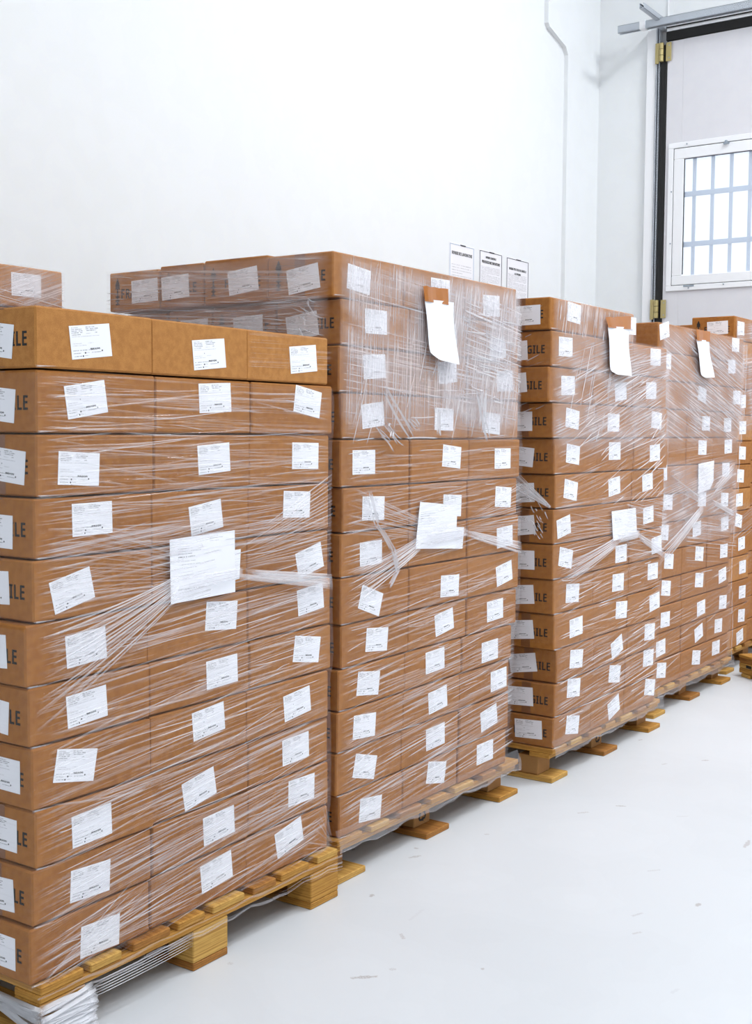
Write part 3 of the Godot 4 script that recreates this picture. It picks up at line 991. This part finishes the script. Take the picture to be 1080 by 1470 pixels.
func ceiling_lamp(at: Vector3, energy: float, label: String) -> void:
	var drop := 7.5 - at.y - 0.09
	var t := thing("ceiling_lamp", label, "ceiling lamp", at, 0.0, "ceiling lamps of the hall")
	var st := st_new()
	add_box(st, Vector3(0, 0.05, 0), Vector3(2.04, 0.08, 0.64), 0.005)
	for s in [-0.8, 0.8]:
		add_box(st, Vector3(s, 0.09 + drop / 2, 0), Vector3(0.02, drop, 0.02), 0.002)
	put("housing", st.commit(), M.trim, t)
	var em := mat(Color(0.9, 0.9, 0.9), 0.5)
	em.emission_enabled = true
	em.emission = Color(0.98, 0.99, 1.0)
	em.emission_energy_multiplier = 1.5
	put("diffuser", box(Vector3(2.0, 0.01, 0.6), 0.002), em, t, Vector3(0, 0.004, 0))
	var l := AreaLight3D.new()
	l.name = "panel_light"
	l.area_size = Vector2(2.0, 0.6)
	l.light_color = Color(0.975, 0.985, 1.0)
	l.light_energy = energy
	l.area_range = 20.0
	l.shadow_enabled = true
	l.rotation.x = -PI / 2
	l.position = Vector3(0, -0.012, 0)
	t.add_child(l)

func notice(head: String, over: String, label: String, x0: float, x1: float, top: float, m: Material, size: float, zb: float) -> void:
	var w := x1 - x0
	var h := w * 1.41
	var t := thing("notice", label, "notice", Vector3((x0 + x1) / 2, top - h / 2, zb), 0.0, "notices on the wall")
	put("sheet", sheet(w, h, 0.002), m, t)
	var st := st_new()
	var b := 0.010
	for s in [-1, 1]:
		add_box(st, Vector3(s * (w / 2 - b), 0, 0.003), Vector3(0.006, h - 0.02, 0.002), 0.0005)
		add_box(st, Vector3(0, s * (h / 2 - b), 0.003), Vector3(w - 0.02, 0.004, 0.002), 0.0005)
	put("border", st.commit(), M.grey_ink if over else M.bars, t)
	var size2 := size
	put("heading_print", lettering(head, size2 * 1.35, 0.0006, true, 0.78), M.ink, t, Vector3(0, h / 2 - (0.085 if over else 0.07), 0.003))
	if over:
		put("heading_print", lettering(over, size2 * 1.1, 0.0006, true, 0.8), M.ink, t, Vector3(0, h / 2 - (0.05 if not over.begins_with("ALL") else 0.118), 0.003))
	put("clip", box(Vector3(w * 0.2, 0.007, 0.005), 0.001), M.grey_ink, t, Vector3(0.01, h / 2 - 0.008, 0.005))

func build_door(xd: float) -> void:
	var x := xd - 0.0
	# white jamb strip beside the door
	struct("trim_2", box(Vector3(0.05, 4.86, 0.085), 0.004), M.trim, Vector3(x - 0.025, 2.43, -1.607), "white jamb strip beside the folding door", "jamb")
	struct("trim_3", box(Vector3(0.012, 1.75, 0.012), 0.002), M.trim, Vector3(x - 0.006, 5.6, -1.49), "thin seam strip on the wall above the door", "seam strip")
	var d := Node3D.new()
	d.name = "door_1"
	add_child(d)
	d.set_meta("kind", "structure")
	d.set_meta("label", "pale grey folding industrial door with barred window")
	d.set_meta("category", "door")
	# leaf: four panels round the window
	var z0 := -1.468
	var z1 := 1.70
	var wz0 := -1.33
	var wz1 := 0.19
	var wy0 := 2.80
	var wy1 := 3.80
	var xt := x - 0.03
	var st := st_new()
	add_box(st, Vector3(xt, 2.37, (z0 + wz0) / 2), Vector3(0.05, 4.74, wz0 - z0), 0.003)
	add_box(st, Vector3(xt, 2.37, (wz1 + z1) / 2), Vector3(0.05, 4.74, z1 - wz1), 0.003)
	add_box(st, Vector3(xt, wy0 / 2, (wz0 + wz1) / 2), Vector3(0.05, wy0, wz1 - wz0), 0.0005)
	add_box(st, Vector3(xt, (wy1 + 4.74) / 2, (wz0 + wz1) / 2), Vector3(0.05, 4.74 - wy1, wz1 - wz0), 0.0005)
	put("leaf", st.commit(), M.door, d)
	put("edge_seal", box(Vector3(0.05, 4.72, 0.055), 0.004), M.rubber, d, Vector3(x - 0.034, 2.36, -1.5))
	put("head_seal", box(Vector3(0.06, 0.075, 3.2), 0.004), M.rubber, d, Vector3(x - 0.034, 4.782, 0.12))
	put("head_strip", box(Vector3(0.05, 0.055, 3.2), 0.004), M.trim, d, Vector3(x - 0.03, 4.848, 0.12))
	put("head_cable", box(Vector3(0.012, 0.009, 3.2), 0.002), M.rubber, d, Vector3(x - 0.06, 4.852, 0.12))
	var rail := put("edge_rail", channel(0.034, 0.04, 0.004, 0.01, 4.85), M.zinc, d)
	rail.rotation = Vector3(PI / 2, PI / 2, 0)
	rail.basis = Basis(Vector3(0, 0, 1), Vector3(1, 0, 0), Vector3(0, 1, 0))
	rail.position = Vector3(x - 0.045, 0.02, -1.546)
	for y in [4.655, 2.57, 0.7]:
		var h := put("hinge", box(Vector3(0.008, 0.165, 0.034), 0.002), M.brass, d, Vector3(x - 0.068, y, -1.552))
		put("hinge_leaf", box(Vector3(0.008, 0.15, 0.045), 0.002), M.brass, h, Vector3(-0.002, 0, 0.099))
		for k in 3:
			put("knuckle", rod(0.019, 0.046), M.brass, h, Vector3(-0.014, -0.05 + k * 0.05, 0.042))
		for k in 2:
			put("screw", rod(0.005, 0.006, 8), M.steel, h, Vector3(-0.006, -0.05 + k * 0.1, 0.104)).rotation.z = PI / 2
	# window in the leaf
	var w := Node3D.new()
	w.name = "window_1"
	d.add_child(w)
	w.position = Vector3(x - 0.055, 0, 0)
	var fr := st_new()
	var oz0 := -1.437
	var oz1 := 0.297
	var oy0 := 2.712
	var oy1 := 3.912
	var fb := 0.043
	for e in [[oz0, oz1, oy0, oy0 + fb], [oz0, oz1, oy1 - fb, oy1], [oz0, oz0 + fb, oy0 + fb, oy1 - fb], [oz1 - fb, oz1, oy0 + fb, oy1 - fb]]:
		add_box(fr, Vector3(-0.008, (e[2] + e[3]) / 2, (e[0] + e[1]) / 2), Vector3(0.016, e[3] - e[2], e[1] - e[0]), 0.003)
	put("window_frame", fr.commit(), M.trim, w)
	fr = st_new()
	var sz0 := oz0 + fb + 0.005
	var sz1 := oz1 - fb - 0.005
	var sy0 := oy0 + fb + 0.005
	var sy1 := oy1 - fb - 0.005
	var sb := 0.085
	for e in [[sz0, sz1, sy0, sy0 + 0.075], [sz0, sz1, sy1 - sb, sy1], [sz0, sz0 + sb, sy0 + 0.075, sy1 - sb], [sz1 - sb, sz1, sy0 + 0.075, sy1 - sb]]:
		add_box(fr, Vector3(-0.006, (e[2] + e[3]) / 2, (e[0] + e[1]) / 2), Vector3(0.014, e[3] - e[2], e[1] - e[0]), 0.004)
	put("window_sash", fr.commit(), M.trim, w)
	put("sash_gap", box(Vector3(0.004, oy1 - oy0 - 2 * fb + 0.004, 0.006), 0.0005), M.rubber, w, Vector3(-0.001, (oy0 + oy1) / 2, oz0 + fb + 0.002))
	put("sash_gap", box(Vector3(0.004, 0.007, oz1 - oz0 - 2 * fb), 0.0005), M.rubber, w, Vector3(-0.001, oy1 - fb - 0.002, (oz0 + oz1) / 2))
	put("sash_gap", box(Vector3(0.004, 0.006, oz1 - oz0 - 2 * fb), 0.0005), M.rubber, w, Vector3(-0.001, oy0 + fb + 0.002, (oz0 + oz1) / 2))
	put("gasket", box(Vector3(0.010, 0.93, 0.006), 0.0005), M.rubber, w, Vector3(0.0, 3.31, sz0 + sb + 0.002))
	put("gasket", box(Vector3(0.010, 0.006, 1.5), 0.0005), M.grey_ink, w, Vector3(0.0, sy1 - sb - 0.002, -0.57))
	put("pane", box(Vector3(0.006, sy1 - sy0 - 0.14, sz1 - sz0 - 0.14), 0.0005), M.pane, w, Vector3(0.012, (sy0 + sy1) / 2, (sz0 + sz1) / 2))
	for k in 10:
		var z := -1.243 + k * 0.153
		put("bar", box(Vector3(0.014, 1.02, 0.029), 0.002), M.bars, w, Vector3(0.075, 3.30, z))
	for y in [3.502, 3.095]:
		put("cross_bar", box(Vector3(0.008, 0.042, 1.53), 0.002), M.bars, w, Vector3(0.062, y, -0.57))
	var latch := put("latch", box(Vector3(0.02, 0.03, 0.022), 0.004), M.steel, w, Vector3(-0.018, oy1 - fb - 0.004, -0.955))
	put("latch_lever", box(Vector3(0.014, 0.014, 0.05), 0.003), M.steel, latch, Vector3(-0.012, -0.012, 0.006))
	put("bottom_catch", box(Vector3(0.012, 0.014, 0.09), 0.002), M.steel, w, Vector3(-0.014, oy0 + fb - 0.008, -1.24))
	for e in [[oy1 - 0.02, -1.28], [3.52, oz0 + 0.034], [3.10, oz0 + 0.034], [oy0 + 0.018, -1.24], [oy0 + 0.03, -0.95], [oy1 - 0.03, -0.4]]:
		put("screw", rod(0.006, 0.008, 10), M.steel, w, Vector3(-0.018, e[0], e[1])).rotation.z = PI / 2
	# sliding rail above the door with its clip and its arm
	var tr := thing("overhead_rail", "galvanised C-channel sliding rail mounted above the folding door", "rail", Vector3(9.60, 4.866, -1.848))
	put("channel", channel(0.055, 0.06, 0.004, 0.016, 5.2), M.zinc, tr)
	var cl := put("clip", box(Vector3(0.064, 0.072, 0.05), 0.003), M.trim, tr, Vector3(0, 0.002, 0.215))
	cl.set_meta("label", "pale clamp round the rail")
	put("wall_plate", box(Vector3(0.14, 0.05, 0.05), 0.003), M.zinc, tr, Vector3(0.10, 0, 0.34))
	put("wall_plate", box(Vector3(0.14, 0.05, 0.05), 0.003), M.zinc, tr, Vector3(0.10, 0, 2.4))
	var arm := put("arm", channel(0.04, 0.04, 0.004, 0.012, 0.56), M.zinc, tr)
	arm.basis = Basis(Vector3(0, 0, 1), Vector3(0, -1, 0), Vector3(1, 0, 0))
	arm.position = Vector3(-0.36, 0.034, 0.345)

func low_crate() -> void:
	# low wooden crate in front of the last pallet, turned, with a white sheet on it
	var a := deg_to_rad(-126.0)
	var t := thing("low_crate", "low wooden slatted crate at the frame edge with white sheet on top", "crate", Vector3(7.632, 0, -0.085), a)
	# its own axes: x runs along the visible side towards the camera, -z away from it
	for s in [0.05, 0.40, 0.75]:
		board("runner", t, Vector3(s + 0.02, 0.011, -0.30), Vector3(0.09, 0.022, 0.6), 1, true)
	for k in 3:
		board("side_slat", t, Vector3(0.42, 0.040 + k * 0.033, -0.012), Vector3(0.84, 0.031, 0.02), k)
		board("side_slat", t, Vector3(0.42, 0.040 + k * 0.033, -0.60), Vector3(0.84, 0.031, 0.02), k)
	for k in 6:
		board("lid_board", t, Vector3(0.07 + k * 0.14, 0.133, -0.305), Vector3(0.135, 0.018, 0.62), k % 3, true)
	for x in [0.01, 0.83]:
		board("end_board", t, Vector3(x, 0.073, -0.30), Vector3(0.018, 0.095, 0.55), 1, true)
	put("hand_hole", box(Vector3(0.05, 0.018, 0.004), 0.001), M.rubber, t, Vector3(0.10, 0.073, -0.001))
	var p := put("loose_sheet", sheet(0.30, 0.21, 0.002), M.paper)
	p.basis = Basis(Vector3.UP, a) * Basis(Vector3.RIGHT, -PI / 2)
	p.position = t.transform * Vector3(0.22, 0.1422, -0.17)
	tag(p, "blank white sheet lying on the low wooden crate", "paper sheet")

func film_all(s1: Array, s2: Array, s3: Array, s4: Array) -> void:
	# nearest stack
	var f := thing("stretch_film", "clear stretch film round the nearest stack, gathered at its delivery note", "stretch film", Vector3.ZERO, 0.0, "stretch film on the stacks")
	skin(f, s1, 0.0, -0.02, 0.16, 1.68, 0.25)
	cloud(f, 2.75, 3.17, 1.70, 1.84, -0.015, -0.02, 1, 0.45, 0, 0.012)
	cloud(f, 1.97, 3.17, 1.53, 1.69, 0.0, -0.02, -1, 0.5, 0, 0.014)
	cloud(f, 1.97, 3.17, 1.37, 1.54, 0.0, -0.02, 0, 0.45, 0, 0.014)
	cloud(f, 1.95, 3.17, 1.20, 1.40, 0.0, -0.02, 3, 0.75, 2, 0.014)
	cloud(f, 1.94, 3.17, 0.92, 1.30, 0.0, -0.02, 5, 0.7, 1, 0.015)
	cloud(f, 1.93, 3.17, 0.58, 0.96, 0.0, -0.02, 4, 0.62, 0, 0.014)
	cloud(f, 1.93, 3.17, 0.30, 0.66, 0.0, -0.02, 5, 0.8, 2, 0.015)
	cloud(f, 1.92, 3.17, 0.13, 0.42, 0.0, -0.02, 7, 0.75, 1, 0.016)
	var st := st_new()
	var z := 0.017
	fan(st, Vector3(1.935, 1.05, z), Vector3(1.925, 0.80, z), Vector3(2.43, 1.145, z), Vector3(2.44, 1.085, z), 22, 0.006, 0.004, 0.55, 0.012)
	fan(st, Vector3(1.95, 1.36, z), Vector3(1.95, 1.08, z), Vector3(2.43, 1.21, z), Vector3(2.43, 1.10, z), 18, 0.006, 0.003, 0.28, -0.006)
	fan(st, Vector3(2.42, 1.135, z), Vector3(2.43, 1.095, z), Vector3(2.70, 1.14, z), Vector3(2.70, 1.115, z), 12, 0.010, 0.008, 0.4)
	fan(st, Vector3(2.66, 1.135, z), Vector3(2.66, 1.115, z), Vector3(3.16, 1.075, z - 0.015), Vector3(3.165, 1.03, z - 0.015), 11, 0.010, 0.006, 0.75, 0.0)
	fan(st, Vector3(2.67, 1.20, z), Vector3(2.68, 1.14, z), Vector3(3.16, 1.40, z - 0.015), Vector3(3.16, 1.14, z - 0.015), 20, 0.003, 0.005, 0.4, 0.0)
	strays(st, 1.98, 3.14, 0.2, 1.05, z - 0.001, z - 0.021, 4, 150, 0.15, 0.55, 0.007, 0.22)  # faint pale ribbons painting the rippled reflections of the film
	strays(st, 1.98, 3.14, 1.2, 1.66, z - 0.001, z - 0.021, 0.3, 110, 0.15, 0.55, 0.006, 0.24)
	strays(st, 2.0, 3.1, 0.2, 1.05, z, z - 0.02, 4, 110, 0.06, 0.5, 0.003, 0.5)
	strays(st, 2.0, 3.1, 1.1, 1.66, z, z - 0.02, 0.5, 40, 0.05, 0.4, 0.0026, 0.5)
	fan(st, Vector3(1.93, 0.16, z), Vector3(1.94, 0.20, z), Vector3(2.25, 0.33, z), Vector3(2.5, 0.20, z), 10, 0.006, 0.003, 0.35)
	fan(st, Vector3(3.16, 0.17, z - 0.01), Vector3(3.16, 0.19, z - 0.01), Vector3(2.98, 0.19, z), Vector3(3.10, 0.36, z), 9, 0.006, 0.003, 0.3)
	for r in s1:  # small glints at the left corner, drawn as pale ribbons
		fold(st, Vector3(r[0] - 0.006, r[2] + 0.004, 0.006), Vector3(r[0] + 0.05, r[2] + 0.006, z), 0.005, 0.002, 0.4, 0.15)
	folds(f, st)
	skirt(f, 1.915, 3.185, 0.10, 0.20, 0.012, 0.022, 0, 0.8)
	# the bunched film round the front left block
	st = st_new()
	for k in 46:
		var y0 := rng.randf_range(0.015, 0.11)
		var y1 := clampf(y0 + rng.randfn(0, 0.014), 0.01, 0.115)
		var zz := 0.024 + rng.randf() * 0.012
		fold(st, Vector3(1.925, y0, zz), Vector3(2.10 + rng.randf_range(-0.02, 0.012), y1, zz), rng.randf_range(0.008, 0.022), rng.randf_range(0.006, 0.018), 0.6, 0.8, rng.randf_range(-0.01, 0.012), 0.006)
	for k in 14:
		var y0 := rng.randf_range(0.09, 0.14)
		var yy := rng.randf_range(0.04, 0.11)
		fold(st, Vector3(1.925, yy, 0.03), Vector3(1.915, y0, -0.12 - rng.randf() * 0.1), 0.02, 0.012, 0.8, 0.6, 0.0, 0.004)
	var bunch := put("bunched_film", st.commit(), M.fold, f)
	bunch.set_meta("kind", "stuff")
	bunch.set_meta("label", "white torn film bunched round the corner block")
	st = st_new()
	for k in 6:
		var y := 0.080 + k * 0.0075
		fold(st, Vector3(2.10, y, 0.03), Vector3(2.47, y + 0.006, 0.03), 0.0022, 0.0014, 0.75, 0.5, 0.003)
	folds(f, st)

	# second stack
	f = thing("stretch_film", "milky stretch film on the second stack with torn ends hanging", "stretch film", Vector3.ZERO, 0.0, "stretch film on the stacks")
	z = -0.054
	skin(f, s2, z, z, 0.15, 2.13, 1.06)
	cloud(f, 3.25, 4.53, 1.50, 2.138, z, z, 88, 0.95, 3, 0.013, Vector2(0.9, 3.6))
	cloud(f, 3.26, 4.54, 1.50, 2.12, z, z, -4, 0.75, 1, 0.015)
	cloud(f, 3.9, 4.53, 1.50, 2.138, z, z, 78, 0.8, 3, 0.016, Vector2(0.9, 2.8))
	cloud(f, 4.05, 4.54, 1.74, 2.08, z, z, -8, 1.3, 1, 0.017)
	cloud(f, 3.27, 4.56, 1.30, 1.60, z, z, 2, 0.5, 0, 0.013)
	cloud(f, 3.28, 4.56, 1.02, 1.36, z, z, 5, 0.7, 2, 0.014)
	cloud(f, 3.28, 4.55, 0.72, 1.06, z, z, 4, 0.5, 0, 0.013)
	cloud(f, 3.27, 4.52, 0.42, 0.78, z, z, 5, 0.75, 2, 0.014)
	cloud(f, 3.26, 4.50, 0.14, 0.50, z, z, 6, 0.85, 1, 0.015)
	st = st_new()
	z += 0.017
	fan(st, Vector3(3.30, 1.36, z), Vector3(3.29, 1.20, z), Vector3(3.77, 1.22, z), Vector3(3.76, 1.15, z), 14, 0.006, 0.003, 0.4)
	fan(st, Vector3(3.29, 1.06, z), Vector3(3.28, 0.93, z), Vector3(3.76, 1.16, z), Vector3(3.76, 1.11, z), 18, 0.006, 0.004, 0.6, 0.01)
	fan(st, Vector3(3.74, 1.17, z), Vector3(3.75, 1.12, z), Vector3(4.10, 1.165, z), Vector3(4.10, 1.14, z), 14, 0.010, 0.006, 0.45)
	fan(st, Vector3(4.06, 1.165, z), Vector3(4.06, 1.145, z), Vector3(4.55, 1.08, z), Vector3(4.56, 1.03, z), 10, 0.009, 0.005, 0.75)
	fan(st, Vector3(4.06, 1.20, z), Vector3(4.08, 1.16, z), Vector3(4.55, 1.34, z), Vector3(4.55, 1.12, z), 16, 0.003, 0.005, 0.35)
	strays(st, 3.3, 4.5, 1.85, 2.13, z, z, 86, 60, 0.04, 0.18, 0.0035, 0.5)
	strays(st, 4.05, 4.53, 1.65, 2.05, z, z, -6, 44, 0.06, 0.3, 0.005, 0.7)
	strays(st, 3.3, 4.5, 1.5, 1.9, z, z, 72, 16, 0.12, 0.32, 0.005, 0.55)
	strays(st, 3.3, 4.5, 0.2, 1.0, z - 0.001, z - 0.001, 4, 130, 0.12, 0.5, 0.007, 0.22)  # rippled reflections painted as faint wide ribbons
	strays(st, 3.3, 4.5, 1.2, 1.5, z - 0.001, z - 0.001, 1, 40, 0.12, 0.5, 0.006, 0.22)
	strays(st, 3.3, 4.5, 0.2, 1.0, z, z, 4, 90, 0.06, 0.4, 0.0032, 0.5)
	strays(st, 3.3, 4.5, 1.3, 1.7, z, z, 1, 20, 0.05, 0.3, 0.005, 0.55)
	for r in s2:  # corner glints of each row, painted as short ribbons
		fold(st, Vector3(r[0] - 0.006, r[2] + 0.004, z - 0.012), Vector3(r[0] + 0.05, r[2] + 0.006, z), 0.005, 0.002, 0.4, 0.15)
	# tatters of torn film
	for e in [[3.50, 1.69, 3.66, 1.52], [3.66, 1.58, 3.70, 1.545], [3.52, 1.57, 3.60, 1.50], [3.56, 1.545, 3.53, 1.53], [3.47, 1.55, 3.53, 1.505], [3.86, 1.62, 3.84, 1.535], [4.14, 1.72, 4.20, 1.53], [4.2, 1.7, 4.16, 1.55]]:
		for k in 4:
			var j := Vector3(rng.randfn(0, 0.012), rng.randfn(0, 0.012), rng.randf() * 0.012)
			fold(st, Vector3(e[0], e[1], z) + j, Vector3(e[2], e[3], z + 0.01) + j * 1.4, rng.randf_range(0.002, 0.006), 0.002, 0.4, 0.6, rng.randf_range(-0.015, 0.015), 0.005)
	for e in [[3.42, 1.33, 3.47, 1.22], [3.47, 1.22, 3.57, 1.12], [3.57, 1.12, 3.60, 1.05], [3.60, 1.05, 3.55, 1.0]]:
		for k in 5:
			var j := Vector3(rng.randfn(0, 0.008), rng.randfn(0, 0.008), rng.randf() * 0.01)
			fold(st, Vector3(e[0], e[1], z) + j, Vector3(e[2], e[3], z) + j, 0.006, 0.005, 0.35, 0.4, rng.randf_range(-0.01, 0.01), 0.005)
	folds(f, st)
	skirt(f, 3.245, 4.555, 0.112, 0.19, -0.042, 0.02, 3, 0.6)
	# its left side, seen over the nearest stack
	var side := Node3D.new()
	side.name = "side_wrap"
	f.add_child(side)
	side.position = Vector3(3.232, 0, -0.06)
	side.rotation.y = -PI / 2
	cloud(side, -1.06, 0.0, 1.83, 2.138, 0, 0, -4, 0.75, 3, 0.004)
	cloud(side, -1.06, 0.0, 1.83, 2.05, 0, 0, 3, 0.6, 2, 0.006)
	st = st_new()
	strays(st, -1.05, -0.02, 1.84, 2.12, 0.008, 0.008, -3, 36, 0.05, 0.3, 0.004, 0.5)
	for k in 12:
		var y := rng.randf_range(1.83, 1.99)
		fold(st, Vector3(-0.12 + rng.randfn(0, 0.02), y, 0.008), Vector3(-0.06 + rng.randfn(0, 0.03), y - rng.randf_range(0.01, 0.06), 0.012), 0.005, 0.003, 0.25, 0.4, 0.004, 0.005)
	var o := put("film_fold_and_glint", st.commit(), M.fold, side)
	o.set_meta("kind", "stuff")

	# third stack
	f = thing("stretch_film", "milky stretch film on the third stack, slanting folds below its hanging sheet", "stretch film", Vector3.ZERO, 0.0, "stretch film on the stacks")
	z = 0.012
	skin(f, s3, z, z, 0.15, 1.98, 0.26)
	cloud(f, 4.69, 5.60, 1.95, 2.122, z, z, 80, 0.8, 3, 0.013, Vector2(0.8, 1.6))
	cloud(f, 4.69, 6.05, 1.42, 1.985, z, z, 12, 0.75, 3, 0.014)
	cloud(f, 5.0, 6.05, 1.45, 1.90, z, z, 16, 0.9, 2, 0.016)
	cloud(f, 5.45, 6.05, 1.72, 1.98, z, z, 8, 0.9, 1, 0.017)
	cloud(f, 4.75, 6.05, 1.20, 1.56, z, z, 10, 0.6, 2, 0.014)
	cloud(f, 4.75, 6.03, 0.95, 1.26, z, z, 2, 0.75, 1, 0.015)
	cloud(f, 5.5, 6.04, 0.90, 1.22, z, z, -8, 1.1, 1, 0.017)
	cloud(f, 4.76, 6.0, 0.60, 0.98, z, z, 4, 0.6, 0, 0.013)
	cloud(f, 4.77, 5.98, 0.14, 0.62, z, z, 6, 0.9, 2, 0.014)
	st = st_new()
	z += 0.017
	fan(st, Vector3(4.75, 0.96, z), Vector3(4.75, 0.85, z), Vector3(5.40, 1.05, z), Vector3(5.42, 1.01, z), 16, 0.007, 0.005, 0.6, 0.01)
	fan(st, Vector3(4.76, 1.20, z), Vector3(4.76, 1.0, z), Vector3(5.38, 1.12, z), Vector3(5.38, 1.06, z), 12, 0.005, 0.004, 0.35)
	fan(st, Vector3(5.38, 1.06, z), Vector3(5.38, 1.02, z), Vector3(5.68, 1.06, z), Vector3(5.68, 1.03, z), 12, 0.012, 0.01, 0.5)
	fan(st, Vector3(5.64, 1.05, z), Vector3(5.64, 1.03, z), Vector3(6.01, 0.94, z), Vector3(6.01, 0.90, z), 9, 0.010, 0.006, 0.75)
	strays(st, 4.9, 6.0, 1.45, 1.85, z, z, 17, 60, 0.10, 0.45, 0.0045, 0.55)
	strays(st, 4.75, 5.5, 1.96, 2.1, z, z, 80, 20, 0.04, 0.12, 0.006, 0.6)
	strays(st, 4.8, 5.3, 1.5, 1.95, z, z, 70, 12, 0.1, 0.3, 0.005, 0.6)
	strays(st, 4.8, 5.98, 0.2, 0.95, z - 0.001, z - 0.001, 4, 110, 0.15, 0.5, 0.008, 0.22)  # film ripples catching light, painted as faint ribbons
	strays(st, 4.8, 6.0, 0.2, 0.95, z, z, 4, 50, 0.08, 0.4, 0.005, 0.65)
	strays(st, 5.2, 6.0, 1.2, 1.5, z, z, 20, 20, 0.1, 0.4, 0.006, 0.6)
	for r in s3:  # pale ribbons painting a corner glint on each row
		fold(st, Vector3(r[0] - 0.006, r[2] + 0.004, z - 0.012), Vector3(r[0] + 0.06, r[2] + 0.006, z), 0.006, 0.002, 0.5, 0.2)
	folds(f, st)
	skirt(f, 4.765, 6.045, 0.115, 0.19, 0.014, 0.02, 3, 0.55)
	side = Node3D.new()
	side.name = "side_wrap"
	f.add_child(side)
	side.position = Vector3(4.695, 0, 0.0)
	side.rotation.y = -PI / 2
	st = st_new()
	fan(st, Vector3(-0.20, 1.42, 0.0), Vector3(-0.20, 1.32, 0.0), Vector3(0.0, 1.225, -0.05), Vector3(0.0, 1.215, -0.05), 12, 0.003, 0.007, 0.8)
	strays(st, -0.16, -0.01, 1.08, 1.25, -0.03, -0.05, -55, 22, 0.01, 0.05, 0.006, 0.8)
	strays(st, -0.2, 0.0, 1.6, 2.1, 0.0, 0.0, 20, 14, 0.03, 0.1, 0.005, 0.5)
	o = put("film_fold_and_glint", st.commit(), M.fold, side)
	o.set_meta("kind", "stuff")

	# fourth stack
	f = thing("stretch_film", "loose stretch film on the fourth stack with long slanting pleats", "stretch film", Vector3.ZERO, 0.0, "stretch film on the stacks")
	z = -0.095
	skin(f, s4, z, z, 0.15, 2.13, 0.3)
	cloud(f, 6.18, 7.60, 1.42, 2.137, z, z, -14, 0.85, 3, 0.014)
	cloud(f, 6.7, 7.62, 1.55, 2.13, z, z, -12, 0.9, 1, 0.016)
	cloud(f, 6.19, 7.55, 1.25, 1.62, z, z, 3, 0.55, 0, 0.013)
	cloud(f, 6.19, 7.53, 0.90, 1.40, z, z, 8, 0.85, 3, 0.015)
	cloud(f, 6.6, 7.53, 0.74, 1.10, z, z, -6, 0.9, 1, 0.016)
	cloud(f, 6.19, 7.47, 0.14, 0.76, z, z, 5, 0.6, 0, 0.014)
	st = st_new()
	z += 0.017
	strays(st, 6.6, 7.55, 1.55, 2.08, z, z, -13, 70, 0.2, 0.6, 0.005, 0.6)
	fan(st, Vector3(6.2, 0.90, z), Vector3(6.2, 0.80, z), Vector3(6.86, 1.13, z), Vector3(6.9, 1.10, z), 14, 0.007, 0.006, 0.55, 0.01)
	fan(st, Vector3(6.22, 1.36, z), Vector3(6.22, 1.28, z), Vector3(6.85, 1.17, z), Vector3(6.85, 1.14, z), 8, 0.006, 0.006, 0.5)
	fan(st, Vector3(6.98, 1.19, z), Vector3(7.0, 1.16, z), Vector3(7.42, 1.36, z), Vector3(7.42, 1.30, z), 6, 0.008, 0.008, 0.6)
	fan(st, Vector3(7.0, 1.16, z), Vector3(7.0, 1.14, z), Vector3(7.44, 1.06, z), Vector3(7.45, 1.03, z), 7, 0.009, 0.007, 0.7)
	strays(st, 6.3, 7.4, 0.2, 0.75, z, z, 4, 24, 0.08, 0.4, 0.005, 0.5)
	for r in s4:
		fold(st, Vector3(r[1] + 0.004, r[2] - 0.04, z), Vector3(r[1] + 0.004, r[3] - 0.02, z), 0.014, 0.008, 0.3, 0.2, 0.0, 0.004)
	folds(f, st)
	skirt(f, 6.19, 7.47, 0.105, 0.19, -0.08, 0.02, 3, 0.55)

	# last stack and the far load
	f = thing("stretch_film", "stretch film on the last stack at the frame edge", "stretch film", Vector3.ZERO, 0.0, "stretch film on the stacks")
	z = -0.165
	cloud(f, 7.62, 8.04, 1.50, 2.29, z, z, 6, 0.8, 3, 0.013)
	cloud(f, 7.60, 8.06, 0.14, 0.80, z, z, 7, 0.5, 0, 0.013)
	cloud(f, 7.60, 8.06, 0.85, 1.10, z, z, 12, 0.8, 1, 0.014)
	f = thing("stretch_film", "stretch film on the single carton above the nearest stack", "stretch film", Vector3.ZERO, 0.0, "stretch film on the stacks")
	cloud(f, 2.72, 3.14, 1.96, 2.14, -1.25, -1.25, 20, 0.8, 3, 0.010)
	cloud(f, 2.72, 3.14, 1.96, 2.05, -1.25, -1.25, -8, 1.0, 1, 0.012)
